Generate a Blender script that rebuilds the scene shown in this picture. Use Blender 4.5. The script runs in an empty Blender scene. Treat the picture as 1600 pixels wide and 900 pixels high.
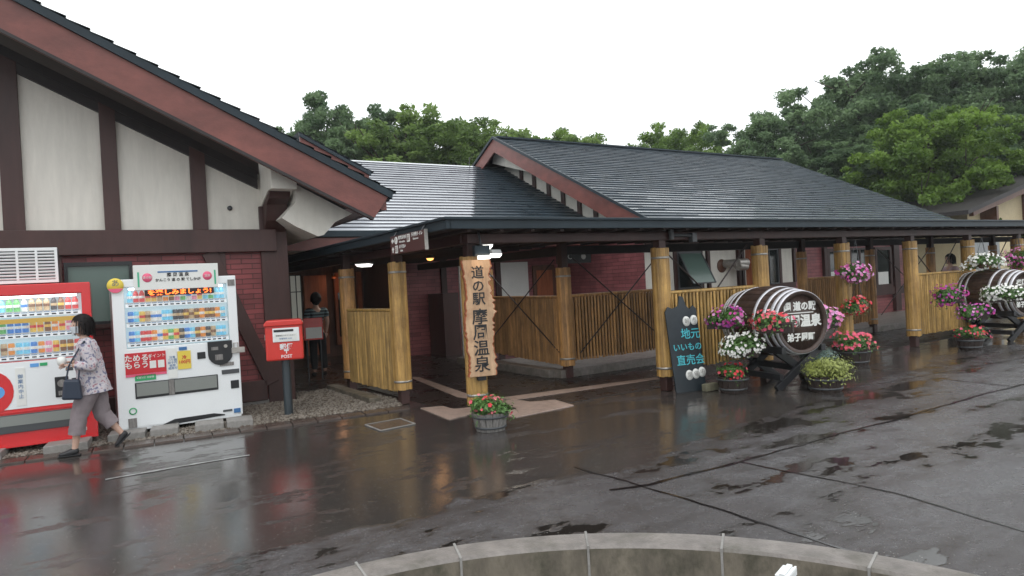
import bpy, bmesh, math, random
import numpy as np
from mathutils import Vector, Matrix, Quaternion
R = math.radians
random.seed(7)
scene = bpy.context.scene
COL = scene.collection

# ------------------------------------------------------------------ camera
F_PX, ROLL, PITCH = 1075.0, R(3.1), R(-0.4)
YAW = math.atan2(1720.0, F_PX)
fwd = Vector((math.cos(YAW), math.sin(YAW), 0)); right = Vector((math.sin(YAW), -math.cos(YAW), 0)); up = Vector((0, 0, 1))
f2 = fwd*math.cos(PITCH) + up*math.sin(PITCH); u2 = up*math.cos(PITCH) - fwd*math.sin(PITCH)
r3 = right*math.cos(ROLL) - u2*math.sin(ROLL); u3 = u2*math.cos(ROLL) + right*math.sin(ROLL)
cam_data = bpy.data.cameras.new('camera'); cam = bpy.data.objects.new('camera', cam_data); COL.objects.link(cam)
m = Matrix((r3, u3, -f2)).transposed().to_4x4(); m.translation = Vector((0, 0, 1.6)); cam.matrix_world = m
cam_data.sensor_width = 36.0; cam_data.lens = 36.0*F_PX/1600.0; cam_data.clip_start = 0.05; cam_data.clip_end = 2000
scene.camera = cam

# ------------------------------------------------------------------ overcast daylight
world = bpy.data.worlds.new('World'); scene.world = world; world.use_nodes = True
nt = world.node_tree; nt.nodes.clear()
wo = nt.nodes.new('ShaderNodeOutputWorld'); mx = nt.nodes.new('ShaderNodeMixShader')
b1 = nt.nodes.new('ShaderNodeBackground'); b2 = nt.nodes.new('ShaderNodeBackground')
sky = nt.nodes.new('ShaderNodeTexSky'); sky.sky_type = 'NISHITA'; sky.sun_disc = False
sky.sun_elevation = R(58); sky.sun_rotation = R(200)
nt.links.new(sky.outputs[0], b1.inputs[0]); b1.inputs[1].default_value = 0.08
b2.inputs[0].default_value = (0.965, 0.99, 1.0, 1); b2.inputs[1].default_value = 1.45
mx.inputs[0].default_value = 0.86
nt.links.new(b1.outputs[0], mx.inputs[1]); nt.links.new(b2.outputs[0], mx.inputs[2]); nt.links.new(mx.outputs[0], wo.inputs[0])
sd = bpy.data.lights.new('sun', 'SUN'); sd.energy = 0.6; sd.angle = R(25); sd.color = (1, 0.98, 0.95)
so = bpy.data.objects.new('sun', sd); COL.objects.link(so)
so.rotation_euler = Vector((0.35, 0.62, -1.15)).to_track_quat('-Z', 'Y').to_euler()
scene.view_settings.view_transform = 'Standard'; scene.view_settings.look = 'None'
scene.view_settings.gamma = 1; scene.view_settings.exposure = 0.22; scene.view_settings.use_curve_mapping = False
scene.cycles.max_bounces = 8

# ------------------------------------------------------------------ materials
def mat(name, col, rough=0.5, metal=0.0, var=0.0, vscale=4.0, bump=0.0, bscale=40.0, stretch=(1,1,1), spec=0.5, coat=0.0, emit=0.0, dirt=None, dscale=2.0, damt=0.5, rvar=0.0, trans=0.0, alpha=1.0, ecol=None, tone=False):
    m = bpy.data.materials.new(name); m.use_nodes = True; nt = m.node_tree; N = nt.nodes; L = nt.links
    b = N['Principled BSDF']
    b.inputs['Base Color'].default_value = (*col, 1); b.inputs['Roughness'].default_value = rough; b.inputs['Metallic'].default_value = metal
    b.inputs['Specular IOR Level'].default_value = spec; b.inputs['Coat Weight'].default_value = coat; b.inputs['Coat Roughness'].default_value = 0.12
    if emit: b.inputs['Emission Color'].default_value = (*(ecol or col), 1); b.inputs['Emission Strength'].default_value = emit
    if trans: b.inputs['Transmission Weight'].default_value = trans
    tc = N.new('ShaderNodeTexCoord'); mp = N.new('ShaderNodeMapping'); mp.inputs['Scale'].default_value = stretch; L.new(tc.outputs['Object'], mp.inputs[0])
    out = None
    if var:
        n = N.new('ShaderNodeTexNoise'); n.inputs['Scale'].default_value = vscale; n.inputs['Detail'].default_value = 6; n.inputs['Roughness'].default_value = 0.65; L.new(mp.outputs[0], n.inputs['Vector'])
        r = N.new('ShaderNodeMapRange'); r.inputs[1].default_value = 0.3; r.inputs[2].default_value = 0.7; r.inputs[3].default_value = 1-var; r.inputs[4].default_value = 1+var; L.new(n.outputs[0], r.inputs[0])
        v = N.new('ShaderNodeVectorMath'); v.operation = 'SCALE'; v.inputs[0].default_value = col; L.new(r.outputs[0], v.inputs['Scale']); out = v.outputs[0]
        if rvar:
            rr = N.new('ShaderNodeMapRange'); rr.inputs[1].default_value = 0.3; rr.inputs[2].default_value = 0.7; rr.inputs[3].default_value = max(0.02, rough-rvar); rr.inputs[4].default_value = rough+rvar; L.new(n.outputs[0], rr.inputs[0]); L.new(rr.outputs[0], b.inputs['Roughness'])
    if dirt:
        n = N.new('ShaderNodeTexNoise'); n.inputs['Scale'].default_value = dscale; n.inputs['Detail'].default_value = 9; n.inputs['Roughness'].default_value = 0.7; L.new(tc.outputs['Object'], n.inputs['Vector'])
        r = N.new('ShaderNodeMapRange'); r.inputs[1].default_value = 0.48; r.inputs[2].default_value = 0.72; r.inputs[3].default_value = 0; r.inputs[4].default_value = damt; L.new(n.outputs[0], r.inputs[0])
        mi = N.new('ShaderNodeMix'); mi.data_type = 'RGBA'; L.new(r.outputs[0], mi.inputs[0])
        if out: L.new(out, mi.inputs[6])
        else: mi.inputs[6].default_value = (*col, 1)
        mi.inputs[7].default_value = (*dirt, 1); out = mi.outputs[2]
    if tone and out:
        at = N.new('ShaderNodeAttribute'); at.attribute_name = 'tone'; a1 = N.new('ShaderNodeMath'); a1.operation = 'ADD'; a1.inputs[1].default_value = 1.0; L.new(at.outputs['Fac'], a1.inputs[0])
        v2 = N.new('ShaderNodeVectorMath'); v2.operation = 'SCALE'; L.new(out, v2.inputs[0]); L.new(a1.outputs[0], v2.inputs['Scale']); out = v2.outputs[0]
    if out: L.new(out, b.inputs['Base Color'])
    if bump:
        n = N.new('ShaderNodeTexNoise'); n.inputs['Scale'].default_value = bscale; n.inputs['Detail'].default_value = 5; L.new(mp.outputs[0], n.inputs['Vector'])
        bm = N.new('ShaderNodeBump'); bm.inputs['Strength'].default_value = bump; bm.inputs['Distance'].default_value = 0.01; L.new(n.outputs[0], bm.inputs['Height']); L.new(bm.outputs[0], b.inputs['Normal'])
    return m

def siding_mat(name, col, mortar, bw, bh, gap=0.006, axis='XZ', rough=0.45):
    m = mat(name, col, rough); nt = m.node_tree; N = nt.nodes; L = nt.links; b = N['Principled BSDF']
    tc = N.new('ShaderNodeTexCoord'); sp = N.new('ShaderNodeSeparateXYZ'); cb = N.new('ShaderNodeCombineXYZ')
    L.new(tc.outputs['Object'], sp.inputs[0])
    ad = N.new('ShaderNodeMath'); ad.operation = 'ADD'; L.new(sp.outputs[0], ad.inputs[0]); L.new(sp.outputs[1], ad.inputs[1])
    L.new(ad.outputs[0], cb.inputs[0]); L.new(sp.outputs[2], cb.inputs[1])
    br = N.new('ShaderNodeTexBrick'); L.new(cb.outputs[0], br.inputs['Vector']); br.inputs['Scale'].default_value = 1
    br.inputs['Brick Width'].default_value = bw; br.inputs['Row Height'].default_value = bh; br.inputs['Mortar Size'].default_value = gap; br.inputs['Mortar Smooth'].default_value = 0.25
    br.inputs['Color1'].default_value = (*[c*0.82 for c in col], 1); br.inputs['Color2'].default_value = (*[c*1.2 for c in col], 1); br.inputs['Mortar'].default_value = (*mortar, 1)
    n = N.new('ShaderNodeTexNoise'); n.inputs['Scale'].default_value = 3; n.inputs['Detail'].default_value = 8; L.new(tc.outputs['Object'], n.inputs['Vector'])
    r = N.new('ShaderNodeMapRange'); r.inputs[1].default_value = 0.3; r.inputs[2].default_value = 0.7; r.inputs[3].default_value = 0.75; r.inputs[4].default_value = 1.2; L.new(n.outputs[0], r.inputs[0])
    v = N.new('ShaderNodeVectorMath'); v.operation = 'SCALE'; L.new(br.outputs['Color'], v.inputs[0]); L.new(r.outputs[0], v.inputs['Scale']); L.new(v.outputs[0], b.inputs['Base Color'])
    bm = N.new('ShaderNodeBump'); bm.inputs['Strength'].default_value = 0.7; bm.inputs['Distance'].default_value = 0.012; bm.invert = True
    L.new(br.outputs['Fac'], bm.inputs['Height']); L.new(bm.outputs[0], b.inputs['Normal'])
    return m

M = {}
M['plaster'] = mat('plaster', (0.70, 0.675, 0.61), 0.75, var=0.09, vscale=2.2, stretch=(3.5, 3.5, 0.5), bump=0.15, bscale=60, dirt=(0.42, 0.39, 0.33), dscale=0.9, damt=0.35)
M['timber'] = mat('dark_timber', (0.052, 0.022, 0.019), 0.5, var=0.35, vscale=2.5, stretch=(1, 1, 0.25), bump=0.25, bscale=30)
M['barge'] = mat('barge_board_wood', (0.185, 0.058, 0.046), 0.45, var=0.3, vscale=1.6, stretch=(1, 1, 2.2), bump=0.2, bscale=25, dirt=(0.10, 0.032, 0.028), dscale=1.5, damt=0.6)
M['dark'] = mat('dark_wood', (0.022, 0.018, 0.018), 0.6, var=0.3)
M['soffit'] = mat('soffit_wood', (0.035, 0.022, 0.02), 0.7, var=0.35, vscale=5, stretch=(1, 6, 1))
M['flash'] = mat('slate_metal', (0.020, 0.032, 0.041), 0.5, var=0.2, vscale=2, spec=0.3)
M['shingle'] = mat('roof_shingle', (0.036, 0.052, 0.066), 0.32, var=0.35, vscale=5, stretch=(0.35, 1, 1), bump=0.35, bscale=70, rvar=0.1, spec=0.4)
M['shingle_sheen'] = mat('sheen_painted_shingle', (0.43, 0.46, 0.50), 0.25, var=0.10, vscale=2, stretch=(0.3, 1, 1), rvar=0.08, coat=0.6)  # bright sky sheen of the wet courses painted into the colour
M['glint_edge'] = mat('painted_course_glint', (0.62, 0.65, 0.68), 0.12, metal=0.5, var=0.5, vscale=3, stretch=(1.5, 1, 1), coat=0.5)  # wet highlights along the courses, painted as pale metallic strips
M['brick_red'] = siding_mat('maroon_brick_siding', (0.22, 0.045, 0.047), (0.08, 0.022, 0.022), 0.30, 0.075)
M['brick_pink'] = siding_mat('pink_brick_siding', (0.29, 0.092, 0.098), (0.13, 0.042, 0.046), 0.45, 0.09)
M['gold'] = mat('golden_cedar', (0.45, 0.27, 0.085), 0.42, tone=True, var=0.3, vscale=9, stretch=(2.5, 2.5, 0.3), bump=0.35, bscale=40, dirt=(0.16, 0.07, 0.022), dscale=3, damt=0.55)
M['bamboo'] = mat('bamboo', (0.46, 0.29, 0.095), 0.4, tone=True, var=0.45, vscale=8, stretch=(3, 3, 0.35), bump=0.1, bscale=30, dirt=(0.14, 0.07, 0.02), dscale=2.0, damt=0.5)
M['bamboo_old'] = mat('weathered_bamboo', (0.44, 0.235, 0.085), 0.45, tone=True, var=0.45, vscale=8, stretch=(3, 3, 0.35), bump=0.1, bscale=30, dirt=(0.10, 0.05, 0.018), dscale=2.0, damt=0.5)
M['steel'] = mat('galvanised_steel', (0.42, 0.40, 0.37), 0.45, metal=0.7, var=0.2, vscale=20)
M['black'] = mat('black_paint', (0.012, 0.013, 0.015), 0.4)
M['darkgrey'] = mat('dark_grey_paint', (0.06, 0.065, 0.07), 0.4)
M['iron'] = mat('dark_iron_rod', (0.035, 0.022, 0.02), 0.5)
M['white'] = mat('white_paint', (0.78, 0.80, 0.80), 0.35, var=0.04, vscale=2)
M['vmwhite'] = mat('white_machine_enamel', (0.80, 0.83, 0.84), 0.22, var=0.03, vscale=1.5, coat=0.4, dirt=(0.5, 0.5, 0.48), dscale=1.5, damt=0.15)
M['red'] = mat('red_enamel', (0.62, 0.012, 0.016), 0.25, coat=0.4, var=0.08, vscale=2)
M['postred'] = mat('post_red', (0.60, 0.028, 0.018), 0.3, coat=0.3, var=0.08, vscale=6)
M['vmin'] = mat('display_back', (0.50, 0.62, 0.66), 0.5, emit=0.45)  # backing glows evenly, standing in for the display lighting
M['paper'] = mat('paper', (0.74, 0.75, 0.72), 0.6, var=0.04)
M['glassdark'] = mat('dark_window_glass', (0.02, 0.026, 0.026), 0.06, spec=0.6)
M['glassgreen'] = mat('frosted_green_glass', (0.10, 0.15, 0.13), 0.2)
M['concrete'] = mat('concrete', (0.27, 0.26, 0.245), 0.6, var=0.25, vscale=6, bump=0.3, bscale=80, dirt=(0.10, 0.095, 0.085), dscale=4, damt=0.7)
M['kerb'] = mat('wet_old_concrete', (0.19, 0.17, 0.155), 0.42, var=0.3, vscale=9, bump=0.4, bscale=90, dirt=(0.07, 0.065, 0.045), dscale=3.5, damt=0.85)
M['kerbface'] = mat('mossy_concrete', (0.15, 0.13, 0.10), 0.55, var=0.4, vscale=8, stretch=(1, 1, 0.4), bump=0.4, bscale=60, dirt=(0.03, 0.032, 0.018), dscale=6, damt=0.8)
M['brown'] = mat('brown_wood', (0.12, 0.05, 0.028), 0.5, var=0.3, vscale=6, stretch=(3, 3, 0.4))
M['orange_wood'] = mat('orange_lit_wood', (0.33, 0.10, 0.04), 0.5, var=0.3, vscale=5, stretch=(3, 3, 0.4))  # orange wood; on the recess panels it stands in for lamp-lit wood
M['stave'] = mat('barrel_oak', (0.056, 0.033, 0.025), 0.45, var=0.5, vscale=10, stretch=(1, 1, 1), bump=0.4, bscale=40, dirt=(0.025, 0.015, 0.012), dscale=3, damt=0.6)
M['hoop'] = mat('painted_barrel_hoop', (0.66, 0.66, 0.70), 0.3, metal=0.15, var=0.12, vscale=8)
M['char'] = mat('dark_stained_wood', (0.020, 0.021, 0.024), 0.45, var=0.4, vscale=8)
M['soil'] = mat('soil', (0.03, 0.02, 0.014), 0.9, var=0.4, vscale=30)
M['pot_grey'] = mat('weathered_tub_staves', (0.20, 0.19, 0.18), 0.6, var=0.45, vscale=18, stretch=(3, 3, 0.5))
M['pot_dark'] = mat('dark_tub_staves', (0.04, 0.028, 0.024), 0.5, var=0.45, vscale=14, stretch=(3, 3, 0.5))
M['terra'] = mat('brown_basket', (0.16, 0.09, 0.065), 0.7, var=0.4, vscale=40)
M['slab'] = mat('sawn_sign_slab', (0.50, 0.33, 0.20), 0.6, var=0.3, vscale=3.5, stretch=(4, 4, 0.8), bump=0.4, bscale=20, dirt=(0.24, 0.10, 0.05), dscale=6, damt=0.5)
M['bark'] = mat('bark', (0.075, 0.06, 0.048), 0.85, var=0.4, vscale=6, stretch=(3, 3, 0.5), bump=0.6, bscale=20)

# ------------------------------------------------------------------ mesh builder
class MB:
    def __init__(s): s.v = []; s.f = []; s.mi = []; s.cur = 0; s.sm = []; s.tone = 0.0; s.tn = []
    def add(s, vs, fs, smooth=False):
        o = len(s.v); s.v += [tuple(v) for v in vs]
        for f in fs: s.f.append([i+o for i in f]); s.mi.append(s.cur); s.sm.append(smooth); s.tn.append(s.tone)
        return s
    def box(s, x0, x1, y0, y1, z0, z1):
        v = [(x, y, z) for x in (x0, x1) for y in (y0, y1) for z in (z0, z1)]
        return s.add(v, [(0,1,3,2),(4,6,7,5),(0,4,5,1),(2,3,7,6),(0,2,6,4),(1,5,7,3)])
    def obox(s, c, size, rot=None):
        rot = rot or Matrix.Identity(3); c = Vector(c)
        v = [c + rot @ Vector((x*size[0]/2, y*size[1]/2, z*size[2]/2)) for x in (-1,1) for y in (-1,1) for z in (-1,1)]
        return s.add(v, [(0,1,3,2),(4,6,7,5),(0,4,5,1),(2,3,7,6),(0,2,6,4),(1,5,7,3)])
    def bar(s, p0, p1, w, h, upv=(0,0,1)):
        p0 = Vector(p0); p1 = Vector(p1); d = (p1-p0); l = d.length; d.normalize()
        a = d.cross(Vector(upv))
        if a.length < 1e-4: a = d.cross(Vector((0,1,0)))
        a.normalize(); b = a.cross(d)
        rot = Matrix((a, d, b)).transposed()
        return s.obox((p0+p1)/2, (w, l, h), rot)
    def tube(s, pts, r, n=10, caps=True):
        pts = [Vector(p) for p in pts]; rs = r if isinstance(r, (list, tuple)) else [r]*len(pts)
        vs = []; fs = []; ref = None
        for i, p in enumerate(pts):
            d = (pts[min(i+1, len(pts)-1)] - pts[max(i-1, 0)]).normalized()
            if ref is None: ref = Vector((0,0,1)) if abs(d.z) < 0.9 else Vector((1,0,0))
            a = d.cross(ref).normalized(); b = d.cross(a)
            vs += [p + (a*math.cos(2*math.pi*k/n) + b*math.sin(2*math.pi*k/n))*rs[i] for k in range(n)]
        for i in range(len(pts)-1):
            for k in range(n): fs.append((i*n+k, i*n+(k+1)%n, (i+1)*n+(k+1)%n, (i+1)*n+k))
        s.add(vs, fs, True)
        if caps: s.add(vs[:n], [tuple(range(n))]); s.add(vs[-n:], [tuple(reversed(range(n)))])
        return s
    def lathe(s, prof, n=24, c=(0,0,0), rot=None, smooth=True):
        rot = rot or Matrix.Identity(3); c = Vector(c); vs = []; fs = []
        for (r, z) in prof:
            vs += [c + rot @ Vector((r*math.cos(2*math.pi*k/n), r*math.sin(2*math.pi*k/n), z)) for k in range(n)]
        for i in range(len(prof)-1):
            for k in range(n): fs.append((i*n+k, i*n+(k+1)%n, (i+1)*n+(k+1)%n, (i+1)*n+k))
        return s.add(vs, fs, smooth)
    def prism(s, poly, f0, f1):
        """poly: 2D points; f0/f1 map (a,b)->3D for both ends"""
        n = len(poly); vs = [f0(*p) for p in poly] + [f1(*p) for p in poly]
        fs = [tuple(range(n)), tuple(reversed(range(n, 2*n)))] + [(i, i+n, (i+1)%n+n, (i+1)%n) for i in range(n)]
        return s.add(vs, fs)
    def prismY(s, poly, y0, y1): return s.prism(poly, lambda a, b: (a, y0, b), lambda a, b: (a, y1, b))
    def prismX(s, poly, x0, x1): return s.prism(poly, lambda a, b: (x0, a, b), lambda a, b: (x1, a, b))
    def prismZ(s, poly, z0, z1): return s.prism(poly, lambda a, b: (a, b, z0), lambda a, b: (a, b, z1))
    def quad(s, a, b, c, d): return s.add([a, b, c, d], [(0,1,2,3)])
    def build(s, name, m, parent=None, bevel=0.0, fixn=True):
        me = bpy.data.meshes.new(name); me.from_pydata(s.v, [], s.f)
        ms = m if isinstance(m, (list, tuple)) else [m]
        for q in ms: me.materials.append(M[q] if isinstance(q, str) else q)
        if len(ms) > 1: me.polygons.foreach_set('material_index', s.mi)
        me.polygons.foreach_set('use_smooth', s.sm); me.update()
        if any(s.tn): me.attributes.new('tone', 'FLOAT', 'FACE').data.foreach_set('value', s.tn)
        if fixn and len(s.f) < 60000:
            bm = bmesh.new(); bm.from_mesh(me); bmesh.ops.recalc_face_normals(bm, faces=bm.faces); bm.to_mesh(me); bm.free()
        o = bpy.data.objects.new(name, me); COL.objects.link(o)
        if parent is not None: o.parent = parent
        if bevel:
            b = o.modifiers.new('bevel', 'BEVEL'); b.width = bevel; b.segments = 2; b.limit_method = 'ANGLE'; b.angle_limit = R(40)
        return o

def tag(o, label=None, cat=None, group=None, kind=None):
    if label: o['label'] = label
    if cat: o['category'] = cat
    if group: o['group'] = group
    if kind: o['kind'] = kind
    return o
def thing(name, label, cat, loc=(0,0,0), rz=0.0, group=None):
    o = bpy.data.objects.new(name, None); COL.objects.link(o); o.location = loc; o.rotation_euler = (0, 0, rz); o.empty_display_size = 0.2
    return tag(o, label, cat, group)
def copy_tree(o, parent=None):
    c = o.copy(); COL.objects.link(c); c.parent = parent
    for ch in list(o.children): copy_tree(ch, c)
    return c
def text(body, size, m, name, parent, loc, rz=0.0, depth=0.004, rx=90.0, sx=1.0, align='CENTER', bold=0.0, ry=0.0, spacing=1.0):
    cu = bpy.data.curves.new(name, 'FONT'); cu.body = body; cu.size = size; cu.extrude = depth; cu.align_x = align; cu.align_y = 'CENTER'
    cu.offset = bold; cu.resolution_u = 2; cu.space_line = spacing
    t = bpy.data.objects.new(name, cu); COL.objects.link(t)
    dg = bpy.context.evaluated_depsgraph_get(); me = bpy.data.meshes.new_from_object(t.evaluated_get(dg))
    bpy.data.objects.remove(t); bpy.data.curves.remove(cu)
    me.materials.clear(); me.materials.append(M[m] if isinstance(m, str) else m)
    o = bpy.data.objects.new(name, me); COL.objects.link(o); o.parent = parent
    o.location = loc; o.rotation_euler = (R(rx), R(ry), rz); o.scale = (sx, 1, 1)
    return o
def skin(name, joints, edges, m, parent=None, sub=2, root=0):
    me = bpy.data.meshes.new(name); me.from_pydata([j[0] for j in joints], edges, [])
    o = bpy.data.objects.new(name, me); COL.objects.link(o)
    sk = o.modifiers.new('skin', 'SKIN'); sk.use_smooth_shade = True
    for i, j in enumerate(joints):
        r = j[1] if isinstance(j[1], (tuple, list)) else (j[1], j[1])
        me.skin_vertices[0].data[i].radius = r; me.skin_vertices[0].data[i].use_root = (i == root)
    ss = o.modifiers.new('sub', 'SUBSURF'); ss.levels = sub; ss.render_levels = sub
    dg = bpy.context.evaluated_depsgraph_get(); me2 = bpy.data.meshes.new_from_object(o.evaluated_get(dg))
    bpy.data.objects.remove(o); me2.materials.clear(); me2.materials.append(M[m] if isinstance(m, str) else m)
    me2.polygons.foreach_set('use_smooth', [True]*len(me2.polygons))
    o2 = bpy.data.objects.new(name, me2); COL.objects.link(o2)
    if parent is not None: o2.parent = parent
    return o2
# ------------------------------------------------------------------ ground
def asphalt_mat():
    m = bpy.data.materials.new('wet_asphalt'); m.use_nodes = True; nt = m.node_tree; N = nt.nodes; L = nt.links; b = N['Principled BSDF']
    tc = N.new('ShaderNodeTexCoord'); P = tc.outputs['Object']
    def noise(scale, det=5, ro=0.6, st=None):
        n = N.new('ShaderNodeTexNoise'); n.inputs['Scale'].default_value = scale; n.inputs['Detail'].default_value = det; n.inputs['Roughness'].default_value = ro
        if st:
            mp = N.new('ShaderNodeMapping'); mp.inputs['Scale'].default_value = st; L.new(P, mp.inputs[0]); L.new(mp.outputs[0], n.inputs['Vector'])
        else: L.new(P, n.inputs['Vector'])
        return n.outputs[0]
    def mth(op, a, bb=0.0, c=None):
        q = N.new('ShaderNodeMath'); q.operation = op
        for i, x in enumerate((a, bb, c)):
            if x is None: continue
            if isinstance(x, (int, float)): q.inputs[i].default_value = x
            else: L.new(x, q.inputs[i])
        return q.outputs[0]
    def rng(v, a, bb, c, d, smooth=False):
        q = N.new('ShaderNodeMapRange'); q.inputs[1].default_value = a; q.inputs[2].default_value = bb; q.inputs[3].default_value = c; q.inputs[4].default_value = d
        if smooth: q.interpolation_type = 'SMOOTHSTEP'
        L.new(v, q.inputs[0]); return q.outputs[0]
    def mixc(f, a, c):
        q = N.new('ShaderNodeMix'); q.data_type = 'RGBA'; L.new(f, q.inputs[0])
        for i, x in ((6, a), (7, c)):
            if isinstance(x, tuple): q.inputs[i].default_value = (*x, 1)
            else: L.new(x, q.inputs[i])
        return q.outputs[2]
    sp = N.new('ShaderNodeSeparateXYZ'); L.new(P, sp.inputs[0]); X, Y = sp.outputs[0], sp.outputs[1]
    yb = mth('ADD', mth('MULTIPLY', mth('MAXIMUM', mth('SUBTRACT', X, 4.0), 0.0), 0.17), 4.50)
    edge = mth('SUBTRACT', mth('ADD', Y, mth('MULTIPLY', mth('SUBTRACT', noise(0.9, 4), 0.5), 1.3)), yb)
    film0 = rng(edge, -0.03, 0.07, 0, 1, True)
    isl = rng(mth('ADD', noise(1.7, 8, 0.68, (0.55, 1.2, 1)), mth('MULTIPLY', mth('SUBTRACT', noise(7.0, 5), 0.5), 0.25)), 0.545, 0.60, 0, 1, True)
    film = mth('MULTIPLY', film0, mth('SUBTRACT', 1.0, mth('MULTIPLY', isl, 0.45)))
    pud = mth('ADD', noise(1.25, 7, 0.62, (0.36, 1.25, 1)), mth('MULTIPLY', mth('SUBTRACT', noise(3.6, 6), 0.5), 0.42))
    pud = mth('ADD', pud, rng(edge, -1.6, 0.2, -0.012, 0.035))
    puddle = mth('MULTIPLY', rng(pud, 0.555, 0.585, 0, 1, True), mth('SUBTRACT', 1.0, film0))
    shore = rng(pud, 0.46, 0.57, 0, 1)
    damp = rng(noise(0.9, 7, 0.62, (0.5, 1.1, 1)), 0.42, 0.60, 0, 1)
    grit = mth('ADD', mth('MULTIPLY', noise(110, 4, 0.85), 0.62), mth('MULTIPLY', noise(28, 6, 0.8), 0.38)); grit2 = noise(380, 2, 0.7)
    dry = mixc(rng(grit, 0.40, 0.62, 0, 1), (0.030, 0.029, 0.032), (0.158, 0.154, 0.160))
    dry = mixc(mth('MULTIPLY', damp, 0.75), dry, (0.044, 0.037, 0.037))
    dry = mixc(mth('MULTIPLY', shore, 0.7), dry, (0.030, 0.024, 0.022))
    wet = mixc(rng(grit, 0.40, 0.64, 0, 1), (0.018, 0.015, 0.013), (0.095, 0.082, 0.073))
    wet = mixc(rng(noise(2.4, 8, 0.65), 0.42, 0.60, 0, 0.8), wet, (0.045, 0.040, 0.037))
    col = mixc(film, dry, wet); col = mixc(mth('MULTIPLY', puddle, 0.8), col, (0.014, 0.0115, 0.009))
    # pale grit specks, doubling as raindrop sparkles painted into the colour
    vo = N.new('ShaderNodeTexVoronoi'); vo.inputs['Scale'].default_value = 34; L.new(P, vo.inputs['Vector'])
    sparkle_speck = mth('MULTIPLY', mth('LESS_THAN', vo.outputs['Distance'], 0.13), mth('GREATER_THAN', noise(9, 2), 0.50))
    col = mixc(mth('MULTIPLY', sparkle_speck, 0.8), col, (0.28, 0.27, 0.25))
    L.new(col, b.inputs['Base Color'])
    rw = rng(noise(3.2, 8, 0.68, (0.6, 1, 1)), 0.40, 0.64, 0.04, 0.16)
    rd = mth('SUBTRACT', rng(noise(5.0, 7, 0.65), 0.35, 0.65, 0.17, 0.34), mth('MULTIPLY', shore, 0.08))
    mr = N.new('ShaderNodeMix'); L.new(film, mr.inputs[0]); L.new(rd, mr.inputs[2]); L.new(rw, mr.inputs[3])
    mr2 = N.new('ShaderNodeMix'); L.new(puddle, mr2.inputs[0]); L.new(mr.outputs[0], mr2.inputs[2]); mr2.inputs[3].default_value = 0.035
    L.new(mr2.outputs[0], b.inputs['Roughness'])
    # height: grit where dry, faint rain ripples where wet
    rip = N.new('ShaderNodeTexNoise'); rip.inputs['Scale'].default_value = 14; rip.inputs['Detail'].default_value = 3; L.new(P, rip.inputs['Vector'])
    flat = mth('MULTIPLY', mth('SUBTRACT', 1.0, mth('MULTIPLY', film, 0.90)), mth('SUBTRACT', 1.0, mth('MULTIPLY', puddle, 0.93)))
    h = mth('ADD', mth('MULTIPLY', mth('ADD', grit, mth('MULTIPLY', grit2, 0.6)), flat), mth('MULTIPLY', rip.outputs[0], 0.045))
    bp = N.new('ShaderNodeBump'); bp.inputs['Strength'].default_value = 0.5; bp.inputs['Distance'].default_value = 0.006; L.new(h, bp.inputs['Height']); L.new(bp.outputs[0], b.inputs['Normal'])
    b.inputs['Specular IOR Level'].default_value = 0.62
    return m
M['asphalt'] = asphalt_mat()
M['seam'] = mat('bitumen_seam', (0.010, 0.008, 0.008), 0.15, var=0.3)
M['paintline'] = mat('worn_white_line', (0.32, 0.33, 0.33), 0.3, var=0.4, vscale=12, dirt=(0.05, 0.045, 0.04), dscale=14, damt=1.0)
M['tactile'] = mat('pinkish_paving', (0.44, 0.33, 0.28), 0.3, var=0.2, vscale=14, bump=0.2, dirt=(0.16, 0.10, 0.08), dscale=5, damt=0.6)
M['paver'] = mat('wet_brown_paver', (0.085, 0.062, 0.052), 0.22, var=0.35, vscale=5, bump=0.4, bscale=60)
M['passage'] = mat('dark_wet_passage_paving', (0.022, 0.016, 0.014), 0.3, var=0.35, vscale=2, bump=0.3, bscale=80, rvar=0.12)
M['gravel'] = mat('gravel_stone', (0.21, 0.185, 0.155), 0.55, var=0.4, vscale=60)
M['gravel_dark'] = mat('brown_gravel_stone', (0.09, 0.07, 0.052), 0.5, var=0.4, vscale=60)
M['grass'] = mat('short_grass', (0.05, 0.075, 0.025), 0.8, var=0.4, vscale=0.6)

g = MB(); S = 6
xs = [-400, -60, -12, 30, 90, 400]; 
g.quad((-500, -300, 0), (500, -300, 0), (500, 700, 0), (-500, 700, 0))
tag(g.build('ground', 'asphalt'), kind='structure')
# lawn far behind the buildings
g = MB().quad((-60, 24, 0.004), (120, 24, 0.004), (120, 160, 0.004), (-60, 160, 0.004)); tag(g.build('lawn', 'grass'), kind='structure')
# covered passage paving
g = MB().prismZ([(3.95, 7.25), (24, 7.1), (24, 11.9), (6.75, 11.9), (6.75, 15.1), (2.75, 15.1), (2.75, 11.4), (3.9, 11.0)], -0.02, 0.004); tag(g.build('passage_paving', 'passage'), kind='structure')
for i, poly in enumerate([
    [(4.93, 11.53), (5.05, 11.38), (4.72, 8.85), (4.92, 8.30), (4.66, 8.22), (4.50, 8.85)],
    [(4.80, 8.30), (7.56, 7.98), (7.45, 7.80), (4.95, 7.98)],
    [(3.74, 8.44), (4.02, 8.34), (4.02, 8.02), (4.27, 7.95), (4.06, 7.55), (3.66, 7.43)],
    [(4.66, 8.22), (4.95, 7.98), (5.0, 7.70), (5.30, 7.55), (5.23, 7.04), (4.30, 6.95), (4.25, 7.25), (4.62, 7.42)]]):
    g = MB().prismZ(poly, -0.02, 0.010); tag(g.build('tactile_paving', 'tactile'), kind='structure')
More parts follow.
